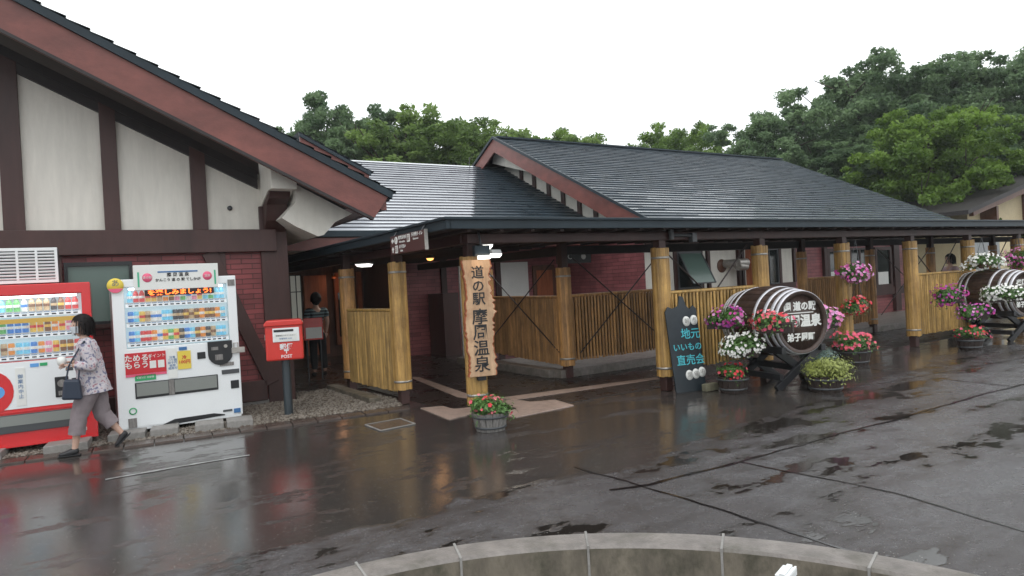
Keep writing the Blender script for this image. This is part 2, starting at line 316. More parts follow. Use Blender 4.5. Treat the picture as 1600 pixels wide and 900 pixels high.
# seams between pavement patches
def ribbon(pts, w, z, jit=0.012, step=0.12):
    out = []
    for a, b_ in zip(pts[:-1], pts[1:]):
        a = Vector((*a, 0)); b_ = Vector((*b_, 0)); n = max(1, int((b_-a).length/step))
        for k in range(n): out.append(a.lerp(b_, k/n))
    out.append(Vector((*pts[-1], 0))); g = MB(); prev = None; off = 0
    for i, p in enumerate(out):
        d = (out[min(i+1, len(out)-1)] - out[max(i-1, 0)]).normalized(); nrm = Vector((-d.y, d.x, 0))
        off = off*0.8 + random.uniform(-jit, jit); ww = w*random.uniform(0.5, 1.3)
        l = p + nrm*(off+ww/2); r = p + nrm*(off-ww/2); l.z = r.z = z
        if prev: g.quad(prev[1], r, l, prev[0])
        prev = (l, r)
    return g
for pts, w in [([(14, 4.0), (9.9, 3.92), (4.61, 3.9), (3.62, 3.95), (3.3, 4.05)], 0.035), ([(3.5, 4.75), (3.56, 3.4), (3.56, 2.44), (3.5, 1.2)], 0.022), ([(4.61, 3.9), (4.73, 2.68), (4.57, 1.85), (4.5, 0.6)], 0.02),
               ([(9.6, 3.93), (9.8, 5.2), (10.2, 6.2)], 0.02), ([(6.9, 6.2), (9.0, 5.2), (12.5, 4.9), (17, 4.9)], 0.018), ([(5.3, 6.9), (6.6, 6.62), (7.4, 6.6)], 0.014)]:
    tag(ribbon(pts, w, 0.004).build('pavement_seam', 'seam'), kind='structure')
tag(ribbon([(0.10, 7.37), (0.7, 7.39), (1.36, 7.36)], 0.05, 0.005, 0.003).build('road_marking', 'paintline'), kind='structure')
g = MB()   # worn frame of the drain cover
A = [Vector((2.79, 7.93, 0.008)), Vector((3.25, 7.97, 0.008)), Vector((3.25, 7.52, 0.008)), Vector((2.80, 7.46, 0.008))]
for i in range(4): g.bar(A[i], A[(i+1) % 4], 0.02, 0.01)
dc = g.build('drain_cover', 'concrete'); tag(dc, 'square drain cover with pale worn frame set flat in the wet asphalt', 'drain cover')
lid = MB().prismZ([(2.8, 7.92), (3.24, 7.96), (3.24, 7.53), (2.81, 7.47)], -0.01, 0.007).build('lid', 'paver', dc)

# brown paver strip along the building, kerb stones, concrete machine blocks
g = MB(); p0 = Vector((-3.0, 9.07, 0)); p1 = Vector((3.62, 8.49, 0)); d = (p1-p0); n = 22; nn = Vector((-d.y, d.x, 0)).normalized()
for i in range(n):
    a = p0 + d*(i+0.02)/n; b_ = p0 + d*(i+0.98)/n; z = 0.02+random.uniform(-0.003, 0.003)
    g.prismZ([(a.x, a.y), (b_.x, b_.y), (b_.x+nn.x*0.27, b_.y+nn.y*0.27), (a.x+nn.x*0.27, a.y+nn.y*0.27)], -0.02, z)
tag(g.build('edge_pavement', 'paver', bevel=0.004), kind='structure')
bl = None
for (x, y, w, rz, lab) in [(-0.22, 9.12, 0.42, -8, 'under the right end of the red vending machine, beside the woman'), (0.37, 9.26, 0.38, -8, 'in the gap between the two vending machines'), (0.76, 9.22, 0.30, -8, 'under the left half of the white vending machine'),
                      (1.24, 9.10, 0.32, -8, 'under the right half of the white vending machine'), (1.58, 9.05, 0.30, -8, 'poking out past the lower right corner of the white vending machine'), (-0.98, 9.25, 0.36, -8, 'under the middle of the red vending machine at the photo edge')]:
    o = MB().box(-w/2, w/2, -0.09, 0.25, 0, 0.10).build('concrete_block', 'concrete', bevel=0.008); o.location = (x, y, 0.001); o.rotation_euler.z = R(rz)
    tag(o, 'low grey concrete block ' + lab, 'concrete block', 'concrete blocks under the vending machines')
# gravel bed
def pebbles(name, n, inside, bounds, mats, r0, r1, z0=0.0):
    g = MB()
    for i in range(n):
        while True:
            x = random.uniform(bounds[0], bounds[1]); y = random.uniform(bounds[2], bounds[3])
            if inside(x, y): break
        r = random.uniform(r0, r1); a = random.uniform(0, 6.28); g.cur = 0 if random.random() < 0.62 else 1
        rot = Matrix.Rotation(a, 3, 'Z') @ Matrix.Rotation(random.uniform(-0.4, 0.4), 3, 'X'); c = Vector((x, y, z0+r*0.25))
        vs = [c + rot @ Vector(v) for v in ((r,0,0), (0,r*0.7,0), (-r,0,0), (0,-r*0.7,0), (r*0.25,r*0.1,r*0.55), (0.1*r,-0.3*r,r*0.5))]
        g.add(vs, [(0,1,4), (1,2,4), (2,5,4), (2,3,5), (3,0,5), (0,4,5)])
    return g.build(name, mats, fixn=False)
def inpoly(poly):
    def f(x, y):
        c = False; n = len(poly)
        for i in range(n):
            x1, y1 = poly[i]; x2, y2 = poly[(i+1) % n]
            if (y1 > y) != (y2 > y) and x < (x2-x1)*(y-y1)/(y2-y1)+x1: c = not c
        return c
    return f
GP = [(1.75, 8.93), (3.62, 8.76), (3.78, 9.4), (3.62, 11.3), (2.72, 11.3), (2.72, 10.6), (-2.4, 10.6), (-2.4, 9.3)]
tag(MB().prismZ(GP, -0.02, 0.012).build('gravel_ground', 'gravel_dark'), kind='structure')
tag(pebbles('gravel', 17000, inpoly(GP), (-2.4, 3.8, 8.7, 11.4), ['gravel', 'gravel_dark'], 0.012, 0.030, 0.016), kind='stuff')

# back-row kerb and low terrace wall
tag(MB().box(6.55, 24, 9.10, 9.32, 0, 0.14).box(6.45, 6.67, 9.32, 12.6, 0, 0.14).build('kerb', 'kerb', bevel=0.012), kind='structure')
tag(MB().box(6.7, 24, 9.32, 11.99, 0, 0.06).build('terrace', 'kerb'), kind='structure')
tag(MB().box(3.35, 3.52, 9.3, 11.3, 0, 0.09).build('passage_edge', 'kerbface', bevel=0.01), kind='structure')

# round planter kerb in the foreground
cx, cy, ro, ri, ht = 0.87, 0.985, 2.41, 2.205, 0.24
kt = thing('round_kerb', 'curved mossy concrete kerb in the foreground, jointed in segments', 'kerb', (cx, cy, 0))
angs = [-29, -12, 5, 21.5, 38.3, 55.4, 72.3, 84.5, 101, 118, 135]
for a0, a1 in zip(angs[:-1], angs[1:]):
    g = MB(); n = 10; v = []; a0 += 0.16; a1 -= 0.16
    prof = [(ri, -0.35), (ri, ht-0.015), (ri+0.012, ht), (ro-0.03, ht), (ro, ht-0.03), (ro, -0.05)]
    for k in range(n+1):
        a = R(a0 + (a1-a0)*k/n); v += [(r*math.cos(a), r*math.sin(a), z) for r, z in prof]
    q = len(prof); fs = []; 
    for k in range(n):
        for j in range(q-1): fs.append((k*q+j, k*q+j+1, (k+1)*q+j+1, (k+1)*q+j))
    g.add(v, fs); g.add(v[:q], [tuple(range(q))]); g.add(v[-q:], [tuple(range(q))])
    for kk, f in enumerate(g.f): g.mi[kk] = 1 if (kk < n*(q-1) and kk % (q-1) == 0) else 0
    g.build('kerb_segment', ['kerb', 'kerbface'], kt)
    jt = MB(); a = R(a1+0.16); c_, s_ = math.cos(a), math.sin(a)
    for (r0_, r1_, z0_, z1_) in ((ri-0.004, ro, ht-0.03, ht+0.003), (ri-0.005, ri+0.02, -0.3, ht+0.002)):
        jt.prism([(r0_, z0_), (r1_, z0_), (r1_, z1_), (r0_, z1_)], lambda p, q_: (p*c_-0.006*s_, p*s_+0.006*c_, q_), lambda p, q_: (p*c_+0.006*s_, p*s_-0.006*c_, q_))
    jt.build('mortar_joint', 'concrete', kt)
M['butt_shade'] = mat('painted_course_shade', (0.05, 0.045, 0.06), 0.6)  # shade below each course painted onto the butt edges
# ------------------------------------------------------------------ roofs made of stepped courses
def stepped_roof(P0, U, S, nrows, m, name, parent, thick=0.022, seg=0.9, span=None, wet=0.0, butt=None):
    """P0 eave corner; U along the eave; S up the slope; each course a tilted board row with a butt edge; wet = share of course edges given a painted highlight strip"""
    P0 = Vector(P0); U = Vector(U); S = Vector(S); nrm = U.cross(S).normalized(); rnd = random.Random(nrows)
    if nrm.z < 0: nrm = -nrm
    g = MB(); nu = max(1, int(U.length/seg))
    for r in range(nrows):
        off = rnd.random()
        a = P0 + S*(r/nrows); b_ = P0 + S*((r+1)/nrows)
        lo, hi = span((a+b_)/2) if span else (0.0, 1.0)
        edges = [lo] + [min(hi, max(lo, (k+off)/nu)) for k in range(nu)] + [hi]; p = wet*max(0.15, 1.25-1.5*r/nrows) if wet < 1 else 1; on = False
        for e0, e1 in zip(edges[:-1], edges[1:]):
            if e1-e0 < 1e-5: continue
            t = thick*rnd.uniform(0.93, 1.07)
            A = a+U*e0; B = a+U*e1; Cc = b_+U*e1; D = b_+U*e0
            q = 0.0
            if rnd.random() < 0.35: on = rnd.random() < p
            if on: q = rnd.uniform(0.16, 0.34)
            g.cur = 0; zt = lambda f: nrm*(t+(0.002-t)*f); sq = (b_-a)
            g.quad(A+sq*q+zt(q), B+sq*q+zt(q), Cc+nrm*0.002, D+nrm*0.002); g.cur = 2 if butt else 0; g.quad(A, B, B+nrm*t, A+nrm*t)
            if q: g.cur = 1; g.quad(A+zt(0), B+zt(0), B+sq*q+zt(q), A+sq*q+zt(q))
    return g.build(name, [m, 'glint_edge', butt or m], parent, fixn=False)

# ---------------- main hall on the left
hall = thing('main_hall', 'half-timbered hall with white plaster gable and dark red barge board, at the left', 'building')
GY = 10.7; RS = -0.4875
def roofz(x): return 3.04 + RS*(x-4.0)          # top of the barge board line
MB().box(-6, 2.30, GY+0.03, 20, 0.0, 2.30).build('wall', 'brick_red', hall)
MB().prismY([(-6, 2.58), (2.36, 2.58), (2.36, roofz(2.36)-0.42), (-6, roofz(-6)-0.42)], GY+0.02, GY+0.3).build('gable_plaster', 'plaster', hall)
MB().box(2.30, 2.69, GY-0.02, GY+0.32, 0.0, 2.95).build('corner_post', 'timber', hall, bevel=0.008)
MB().box(-6, 2.52, GY-0.10, GY+0.05, 2.27, 2.60).build('tie_beam', 'timber', hall, bevel=0.01)
MB().box(-6, 2.28, GY-0.04, GY+0.06, 0.06, 0.36).build('plinth_beam', 'timber', hall, bevel=0.01)
MB().box(-6, 2.5, GY+0.0, GY+0.06, 0.0, 0.06).build('footing', 'concrete', hall)
MB().bar((1.58, GY-0.005, 2.28), (2.36, GY-0.005, 0.30), 0.07, 0.20, (1, 0, 0.4)).build('diagonal_brace', 'timber', hall, bevel=0.006)
MB().box(1.60, 1.80, GY-0.02, GY+0.05, 0.36, 2.27).build('wall_post', 'timber', hall, bevel=0.006)
MB().box(-0.34, -0.20, GY-0.03, GY+0.05, 0.36, 2.27).build('wall_post', 'timber', hall, bevel=0.006)
for x0, x1 in ((-1.75, -1.53), (-0.79, -0.56), (0.31, 0.50), (1.39, 1.59)):
    MB().prismY([(x0, 2.60), (x1, 2.60), (x1, roofz(x1)-0.5), (x0, roofz(x0)-0.5)], GY-0.05, GY+0.03).build('gable_stud', 'timber', hall, bevel=0.006)
MB().prismY([(-6, roofz(-6)-0.40), (2.30, roofz(2.30)-0.40), (2.30, roofz(2.30)-0.40-0.125), (-6, roofz(-6)-0.40-0.125)], GY-0.07, GY+0.02).prismY([(-6, roofz(-6)-0.40), (2.30, roofz(2.30)-0.40), (2.30, roofz(2.30)-0.66), (-6, roofz(-6)-0.66)], GY-0.045, GY+0.01).build('rake_trim', 'dark', hall)
# window beside the machines
w = MB().box(-0.18, 0.60, GY-0.04, GY+0.04, 1.34, 1.39).box(-0.18, 0.60, GY-0.04, GY+0.04, 2.13, 2.18).box(-0.18, -0.14, GY-0.04, GY+0.04, 1.39, 2.13).box(0.56, 0.60, GY-0.04, GY+0.04, 1.39, 2.13).build('window', 'black', hall)
MB().box(-0.14, 0.56, GY+0.0, GY+0.02, 1.39, 2.13).build('pane', 'glassgreen', w)
MB().box(-0.2, 0.62, GY-0.09, GY-0.04, 1.30, 1.35).build('sill', 'timber', w)
for (x, z) in ((1.90, 2.92), (0.80, 4.02)):
    MB().lathe([(0.0, 0), (0.035, 0), (0.035, 0.04), (0, 0.045)], 12, (x, GY+0.03, z), Matrix.Rotation(R(90), 3, 'X')).build('vent_cap', 'darkgrey', hall)
# roof
BY = 9.7
stepped_roof((4.06, BY-0.06, roofz(4.06)+0.03), (0, 12, 0), Vector((-11, 0, 11*0.4875)), 46, 'shingle', 'roof', hall, thick=0.034, seg=1.2)
MB().prismY([(4.0, roofz(4.0)), (4.0, roofz(4.0)-0.10), (-7, roofz(-7)-0.10), (-7, roofz(-7)+0.02), (4.0, roofz(4.0)+0.02)], BY+0.03, 21).build('roof_deck', 'soffit', hall)
MB().prismY([(4.03, roofz(4.03)+0.035), (4.01, roofz(4.01)-0.075), (-7, roofz(-7)-0.075), (-7, roofz(-7)+0.035)], BY-0.045, BY+0.03).build('rake_flashing', 'flash', hall)
MB().prismY([(3.96, roofz(3.96)-0.07), (3.70, roofz(3.70)-0.545), (-7, roofz(-7)-0.475), (-7, roofz(-7)-0.07)], BY-0.01, BY+0.05).build('barge_board', 'barge', hall, bevel=0.004)
MB().prismY([(3.70, roofz(3.70)-0.545), (3.72, roofz(3.72)-0.50), (-7, roofz(-7)-0.45), (-7, roofz(-7)-0.49)], BY-0.025, BY-0.005).build('barge_trim', 'dark', hall)
MB().box(3.86, 3.95, BY+0.05, 20, 2.80, 3.02).build('eave_board', 'barge', hall)
# plaster corbel, knee bracket and boxed eave
MB().prismX([(GY+0.02, 2.95), (10.22, 3.12), (10.0, 3.12), (10.0, 3.60), (GY+0.02, 3.60)], 2.34, 2.70).build('plaster_corbel', 'plaster', hall, bevel=0.006)
MB().prismX([(GY, 2.55), (10.52, 2.72), (10.42, 2.95), (10.26, 3.02), (10.22, 3.12), (GY, 3.13)], 2.36, 2.66).build('knee_bracket', 'timber', hall, bevel=0.01)
MB().prismY([(2.71, 3.22), (3.55, 2.79), (3.28, 2.66), (3.10, 2.47), (3.01, 2.45), (2.69, 2.60), (2.50, 2.72), (2.71, 2.95)], 10.16, 18).build('boxed_eave', 'plaster', hall)
MB().box(2.36, 2.67, GY+0.32, 20, 0.0, 3.0).build('side_wall', 'dark', hall)
# side wall facing the passage, with pale lattice windows lit by the lamps
w = MB().box(2.675, 2.72, 11.9, 12.9, 1.0, 2.0).build('side_window', 'timber', hall)
# second gable peeking above
rear = thing('rear_hall', 'rear hall whose small dark red gable edge shows behind the big roof', 'building')
def rz2(x): return 5.19 - 0.505*(x-4.62)
MB().prismY([(6.10, rz2(6.10)), (6.02, rz2(6.02)-0.22), (4.45, rz2(4.45)-0.22), (4.45, rz2(4.45))], 16.0, 16.06).build('barge_board', 'barge', rear)
stepped_roof((6.16, 15.93, rz2(6.16)+0.05), (0, 6, 0), Vector((-1.75, 0, 1.75*0.505)), 6, 'shingle', 'roof', rear, thick=0.04, seg=1.2)
MB().prismY([(6.13, rz2(6.13)+0.04), (6.10, rz2(6.10)-0.04), (4.42, rz2(4.42)-0.04), (4.42, rz2(4.42)+0.04), (4.42, rz2(4.42)+0.04)], 15.94, 16.0).build('rake_flashing', 'flash', rear)
MB().prismY([(5.0, 2.6), (5.0, rz2(5.0)-0.25), (4.45, rz2(4.45)-0.25), (3.6, 4.4), (3.6, 2.6)], 16.5, 22).build('wall', 'plaster', rear)

# ---------------- middle building (long roof between)
mid = thing('entrance_building', 'entrance building with shingle roof, pale wet sheen painted in, between the two gables', 'building')
EY, EZ, RYm, RZm = 13.30, 2.80, 18.2, 5.20
sl = Vector((0, RYm-EY, RZm-EZ)); nr = 26
def bx(y): return 7.35 + (y-13.3)*0.605  # edge where the painted sheen stops; both sides share one roof plane
stepped_roof((3.0, EY, EZ), (8.4, 0, 0), sl, nr, 'shingle_sheen', 'roof', mid, thick=0.026, seg=1.1, butt='butt_shade', span=lambda p: (0.0, (bx(p.y)-3.0)/8.4+random.uniform(-0.003, 0.003)))
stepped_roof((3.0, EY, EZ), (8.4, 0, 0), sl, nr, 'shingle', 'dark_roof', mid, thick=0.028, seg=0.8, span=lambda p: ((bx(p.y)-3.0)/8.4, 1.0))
MB().prismX([(EY, EZ-0.01), (RYm, RZm-0.01), (23, 2.8), (23, 2.7), (RYm, RZm-0.12), (EY, EZ-0.12)], 3.0, 11.4).build('roof_deck', 'soffit', mid)
MB().box(3.0, 11.2, EY-0.05, EY, EZ-0.10, EZ+0.02).build('gutter', 'flash', mid)
MB().box(3.0, 11.2, EY+0.0, EY+0.05, EZ-0.36, EZ-0.11).build('eave_board', 'barge', mid)
for x in (4.95, 10.0):
    t_ = MB().tube([(x if x > 6 else 5.42, RYm-0.2 if x > 6 else 17.9, 5.0), (x if x > 6 else 5.42, RYm-0.2 if x > 6 else 17.9, 5.42)], 0.012, 6).build('roof_spike', 'darkgrey', mid)
MB().box(6.25, 11.2, 15.2, 15.4, 0, 2.65).build('front_wall', 'brick_pink', mid)
MB().box(2.69, 6.25, 17.2, 17.4, 0, 2.6).build('recess_wall', 'brown', mid)
MB().box(6.20, 6.34, 15.12, 17.2, 0, 2.6).build('wall_corner_post', 'timber', mid)
for x in (7.45, 9.0, 11.1): MB().box(x, x+0.14, 15.12, 15.2, 0, 2.5).build('wall_post', 'timber', mid)
w = MB().box(9.07, 9.98, 15.13, 15.19, 1.16, 2.14).build('white_panel', 'paper', mid)
w = MB().box(10.14, 10.85, 15.13, 15.19, 0.06, 2.04).build('door', 'brown', mid, bevel=0.01)
MB().box(10.24, 10.75, 15.115, 15.13, 1.15, 1.9).build('door_panel', 'orange_wood', w)
MB().tube([(10.72, 15.10, 1.0), (10.72, 15.10, 1.15)], 0.012, 6).build('handle', 'steel', w)
# slatted dark screen and inner posts left of the courtyard
MB().box(7.05, 7.45, 14.3, 15.1, 0.0, 1.45).build('slat_screen', 'timber', mid)
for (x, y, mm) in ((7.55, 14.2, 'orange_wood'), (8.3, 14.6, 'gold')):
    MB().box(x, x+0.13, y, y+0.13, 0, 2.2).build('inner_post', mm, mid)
MB().tube([(7.35, 14.0, 0.0), (7.35, 14.0, 2.2)], 0.03, 8).build('downpipe', 'steel', mid)
# recess woodwork with orange lamp light painted into its colour
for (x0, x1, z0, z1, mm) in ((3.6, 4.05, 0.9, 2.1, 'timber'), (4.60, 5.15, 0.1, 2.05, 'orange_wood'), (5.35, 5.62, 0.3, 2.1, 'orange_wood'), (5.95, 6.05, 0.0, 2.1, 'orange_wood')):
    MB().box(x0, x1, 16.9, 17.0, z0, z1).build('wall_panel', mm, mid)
w = MB().box(4.10, 4.52, 16.86, 16.9, 0.98, 2.08).build('lattice_window', mat('lit_paper_window', (0.62, 0.64, 0.58), 0.6, emit=0.12), mid)
g = MB()
for x in (4.10, 4.24, 4.38, 4.50): g.box(x, x+0.02, 16.84, 16.86, 0.98, 2.08)
for z in (0.98, 1.66, 2.06): g.box(4.10, 4.52, 16.835, 16.84, z, z+0.02)
g.build('lattice', 'black', w)
fx = MB().box(5.42, 5.58, 16.86, 16.9, 0.5, 1.6).build('door_pane', 'glassdark', mid)

# ---------------- right building
rb = thing('gift_shop_building', 'long gabled building with dark wet shingle roof behind the walkway, at right', 'building')
GX, RYr, RZr, EYr, EZr, XR = 10.38, 17.2, 5.86, 10.98, 2.82, 23.5
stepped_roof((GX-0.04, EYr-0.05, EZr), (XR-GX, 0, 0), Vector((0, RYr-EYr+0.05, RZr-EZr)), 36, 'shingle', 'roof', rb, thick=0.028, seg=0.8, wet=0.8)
stepped_roof((GX-0.04, RYr+6.2, EZr), (XR-GX, 0, 0), Vector((0, -6.2, RZr-EZr)), 20, 'shingle', 'rear_roof', rb, thick=0.03, seg=1.2)
MB().prismX([(EYr, EZr-0.01), (RYr, RZr-0.01), (23.4, EZr-0.01), (23.4, EZr-0.10), (RYr, RZr-0.12), (EYr, EZr-0.10)], GX+0.05, XR-0.05).build('roof_deck', 'soffit', rb)
MB().prismX([(EYr-0.03, EZr+0.03), (RYr, RZr+0.045), (23.43, EZr+0.03), (23.43, EZr-0.04), (RYr, RZr-0.03), (EYr-0.03, EZr-0.04)], GX-0.045, GX+0.02).build('rake_flashing', 'flash', rb)
MB().prismX([(EYr, EZr-0.04), (RYr, RZr-0.04), (RYr, RZr-0.42), (11.85, EZr-0.05), (11.55, EZr-0.12), (EYr+0.2, EZr-0.2)], GX, GX+0.05).build('barge_board', 'barge', rb)
MB().prismX([(RYr, RZr-0.04), (18.45, RZr-0.04-1.25*0.5), (18.35, RZr-0.42-1.15*0.5), (RYr, RZr-0.42)], GX+0.002, GX+0.052).build('barge_board', 'barge', rb)
MB().box(GX, XR, EYr-0.06, EYr+0.0, EZr-0.12, EZr-0.005).build('gutter', 'flash', rb)
MB().box(GX+0.06, XR, EYr+0.0, EYr+0.05, EZr-0.30, EZr-0.12).build('eave_board', 'barge', rb)
MB().box(GX+0.1, XR, RYr-0.10, RYr+0.10, RZr+0.0, RZr+0.05).build('ridge_cap', 'flash', rb)
WX = 11.2
MB().prismX([(12.0, 0), (12.0, 3.0), (RYr, 5.5), (22.4, 3.0), (22.4, 0)], WX, WX+0.2).build('gable_wall', 'plaster', rb)
g = MB()
for y in (13.6, 14.25, 14.95, 15.6, 16.3, 16.95): g.box(WX-0.04, WX, y, y+0.16, 2.6, 3.0+(y-12)*0.478)
g.build('gable_studs', 'timber', rb)
MB().prismX([(12.0, 0.0), (12.0, 2.72), (15.19, 2.72), (15.19, 0.0)], WX-0.03, WX-0.001).build('gable_siding', 'brick_pink', rb)
MB().prismX([(12.0, 3.06), (RYr, 5.56), (RYr, 5.38), (12.0, 2.90)], WX-0.05, WX-0.001).build('rake_trim', 'dark', rb)
MB().prismX([(15.55, 4.55), (RYr+0.7, 5.25), (RYr+0.6, 5.5), (RYr, 5.7), (15.5, 4.95)], GX+0.35, WX-0.06).build('plaster_corbel', 'plaster', rb)
MB().box(WX+0.2, XR-0.9, 12.0, 12.2, 0.0, 2.75).build('front_wall', 'brick_pink', rb)
MB().box(WX+0.01, XR-0.9, 11.93, 12.0, 2.16, 2.75).build('head_beam', 'timber', rb)
MB().box(11.80, 16.66, 11.92, 11.99, 1.08, 1.22).build('sill_beam', 'timber', rb)
for x0, x1 in ((11.86, 12.06), (13.02, 13.18), (14.60, 14.89), (16.06, 16.58)):
    MB().box(x0, x1, 11.95, 11.99, 1.22, 2.14).build('plaster_panel', 'plaster', rb)
MB().box(13.36, 14.30, 11.95, 11.99, 1.22, 2.14).build('vent_panel', 'plaster', rb)
for x in (11.70, 12.07, 12.96, 13.22, 14.36, 14.50, 15.1, 16.0, 16.62): MB().box(x, x+0.09, 11.91, 11.99, 1.22, 2.16).build('wall_stud', 'timber', rb)
def window(x0, x1, z0, z1, fm='timber', mull=1, wh=0.05, curtain=False):
    w = MB()
    w.box(x0, x1, 11.90, 11.96, z0, z0+wh).box(x0, x1, 11.90, 11.96, z1-wh, z1).box(x0, x0+wh, 11.90, 11.96, z0+wh, z1-wh).box(x1-wh, x1, 11.90, 11.96, z0+wh, z1-wh)
    for k in range(1, mull): xm = x0+(x1-x0)*k/mull; w.box(xm-wh/2, xm+wh/2, 11.90, 11.96, z0+wh, z1-wh)
    o = w.build('window', fm, rb); MB().box(x0+wh, x1-wh, 11.94, 11.95, z0+wh, z1-wh).build('pane', 'glassdark', o)
    if curtain: MB().box(x0+wh+0.05, x1-wh-0.1, 11.925, 11.93, z0+wh, z0+wh+0.38).build('paper_sheet', 'paper', o)
    return o
w = window(12.16, 12.98, 1.22, 2.14, 'darkgrey')
g = MB(); A = Vector((12.2, 11.88, 2.10)); B = Vector((12.96, 11.88, 2.10)); dn = Vector((0, -0.42, -0.74)); g.quad(A, B, B+dn, A+dn); g.quad(A+Vector((0,0.015,0)), B+Vector((0,0.015,0)), B+dn+Vector((0,0.015,0)), A+dn+Vector((0,0.015,0)))
sash = g.build('open_sash', 'glassgreen', w)
g = MB(); g.bar(A, A+dn, 0.03, 0.03).bar(B, B+dn, 0.03, 0.03).bar(A+dn, B+dn, 0.03, 0.03).bar(A, B, 0.03, 0.03); g.build('sash_frame', 'darkgrey', w)
window(15.20, 15.95, 1.2, 2.14, 'darkgrey', 2, 0.03)
window(18.15, 18.95, 0.95, 2.1, 'timber', 1, 0.1, True); window(19.25, 20.25, 0.85, 2.1, 'timber', 2, 0.06); window(20.55, 21.45, 0.85, 2.1, 'timber', 1, 0.1, True)
MB().box(17.95, 22.3, 11.9, 11.99, 0.62, 0.85).build('sill_beam', 'timber', rb); MB().box(21.55, 21.85, 11.88, 11.99, 0.1, 2.15).build('wall_post', 'timber', rb)
MB().box(18.0, 18.14, 11.9, 11.99, 0.85, 2.16).build('wall_post', 'timber', rb)
v = MB().tube([(13.85, 11.95, 1.80), (13.95, 11.62, 1.80)], 0.10, 16).build('vent_duct', 'steel', rb)
MB().tube([(13.93, 11.60, 1.80), (14.28, 11.60, 1.80)], 0.105, 16).tube([(13.95, 11.60, 1.72), (14.26, 11.60, 1.70)], [0.11, 0.09], 12).build('vent_hood', 'steel', v)
MB().lathe([(0, 0), (0.17, 0), (0.17, 0.012), (0, 0.014)], 20, (13.75, 11.945, 1.75), Matrix.Rotation(R(90), 3, 'X')).build('vent_plate', 'brown', rb)
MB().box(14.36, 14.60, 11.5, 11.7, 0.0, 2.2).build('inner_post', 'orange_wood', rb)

# cream building far right
fb = thing('cream_building', 'cream walled building with dark sloping roof at the far right edge', 'building')
FY = 13.2
MB().prismY([(29.2, 0), (29.2, 3.35), (36, 4.95), (36, 0)], FY, FY+8).build('wall', mat('cream_render', (0.66, 0.55, 0.35), 0.7, var=0.06), fb)
MB().prismY([(27.3, 3.20), (27.3, 3.36), (37, 5.62), (37, 5.44)], FY-0.9, FY+9).build('roof', 'dark', fb)
MB().prismY([(27.9, 3.15), (27.9, 3.30), (37, 5.42), (37, 5.14)], FY-0.8, FY-0.65).build('eave_board', 'brown', fb)
for x in (30.2, 33.9): MB().box(x, x+0.16, FY-0.6, FY-0.01, 2.4, 3.35+(x-29.2)*0.23).build('truss', 'brown', fb)
# ------------------------------------------------------------------ covered walkway
cw = thing('covered_walkway', 'long covered walkway with slate-grey fascia on golden log-clad posts', 'walkway roof')
XE = 34.0
MB().prismZ([(3.38, 6.62), (XE, 6.62), (XE, 9.55), (6.9, 9.55), (6.9, 15.1), (3.38, 15.1)], 2.24, 2.32).build('roof_deck', 'flash', cw)
MB().box(3.36, XE, 6.56, 6.62, 2.215, 2.335).box(3.32, 3.38, 6.56, 15.1, 2.215, 2.335).build('fascia', 'flash', cw, bevel=0.006)
MB().box(3.33, XE, 6.53, 6.58, 2.315, 2.345).box(3.29, 3.34, 6.53, 15.1, 2.315, 2.345).build('edge_flashing', 'flash', cw, bevel=0.004)
MB().box(3.75, XE, 6.90, 7.02, 2.08, 2.19).box(3.72, 3.84, 7.02, 15.1, 2.08, 2.19).build('front_beam', 'timber', cw, bevel=0.006)
MB().box(6.7, XE, 9.12, 9.24, 2.02, 2.16).box(6.72, 6.84, 9.24, 14.9, 2.02, 2.16).build('rear_beam', 'dark', cw, bevel=0.006)
g = MB(); x = 3.6
while x < XE: g.box(x, x+0.05, 6.62, 9.5, 2.19, 2.24); x += 0.42
y = 9.8
while y < 15: g.box(3.4, 6.85, y, y+0.05, 2.19, 2.24); y += 0.42
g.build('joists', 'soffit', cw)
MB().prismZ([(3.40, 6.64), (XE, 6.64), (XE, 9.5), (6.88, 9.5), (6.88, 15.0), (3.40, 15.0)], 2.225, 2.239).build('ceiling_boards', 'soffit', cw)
def clad_post(x, y, h=1.97, z0=0.20, r=0.119, mm='gold', top=2.2, rz=0.0, cut=0, parent=cw):
    p = MB().box(-0.062, 0.062, -0.062, 0.062, 0, top).build('post', 'timber', parent, bevel=0.006); p.location = (x, y, 0.004); p.rotation_euler.z = rz
    g = MB(); n = 15
    for k in range(n):      # sawn staves strapped round the post
        a0 = 2*math.pi*(k+0.03)/n; a1 = 2*math.pi*(k+0.97)/n; z_0 = z0+random.uniform(-0.008, 0.008); z_1 = h+random.uniform(-0.01, 0.01); am = (a0+a1)/2; ro_ = r*random.uniform(1.0, 1.04); v = []
        for z in (z_0, z_1):
            for a, q in ((a0, ro_), (am, ro_*1.03), (a1, ro_), (a1, r*0.8), (a0, r*0.8)): v.append((q*math.cos(a), q*math.sin(a), z))
        g.tone = random.uniform(-0.22, 0.22); g.add(v, [(0, 1, 6, 5), (1, 2, 7, 6), (2, 3, 8, 7), (4, 0, 5, 9), (0, 4, 3, 2, 1), (5, 6, 7, 8, 9)])
    g.lathe([(0, z0+0.01), (r*0.97, z0+0.01), (r*0.97, h-0.01), (0, h-0.01)], 16)
    g.build('log_cladding', mm, p)
    for zb in (z0+0.10, h-0.15): MB().lathe([(r*1.03, zb), (r*1.075, zb), (r*1.075, zb+0.03), (r*1.03, zb+0.03)], 24).build('steel_band', 'steel', p)
    return p
posts_front = [6.80, 8.90, 11.04, 13.20, 15.38, 17.60, 20.0, 22.5, 25.0]
cp = clad_post(3.88, 7.10, h=1.93)
for x in posts_front: clad_post(x, 6.98)
clad_post(3.74, 8.98); clad_post(3.66, 10.92, mm='bamboo_old')
clad_post(6.70, 9.12, h=1.80, mm='bamboo_old'); 
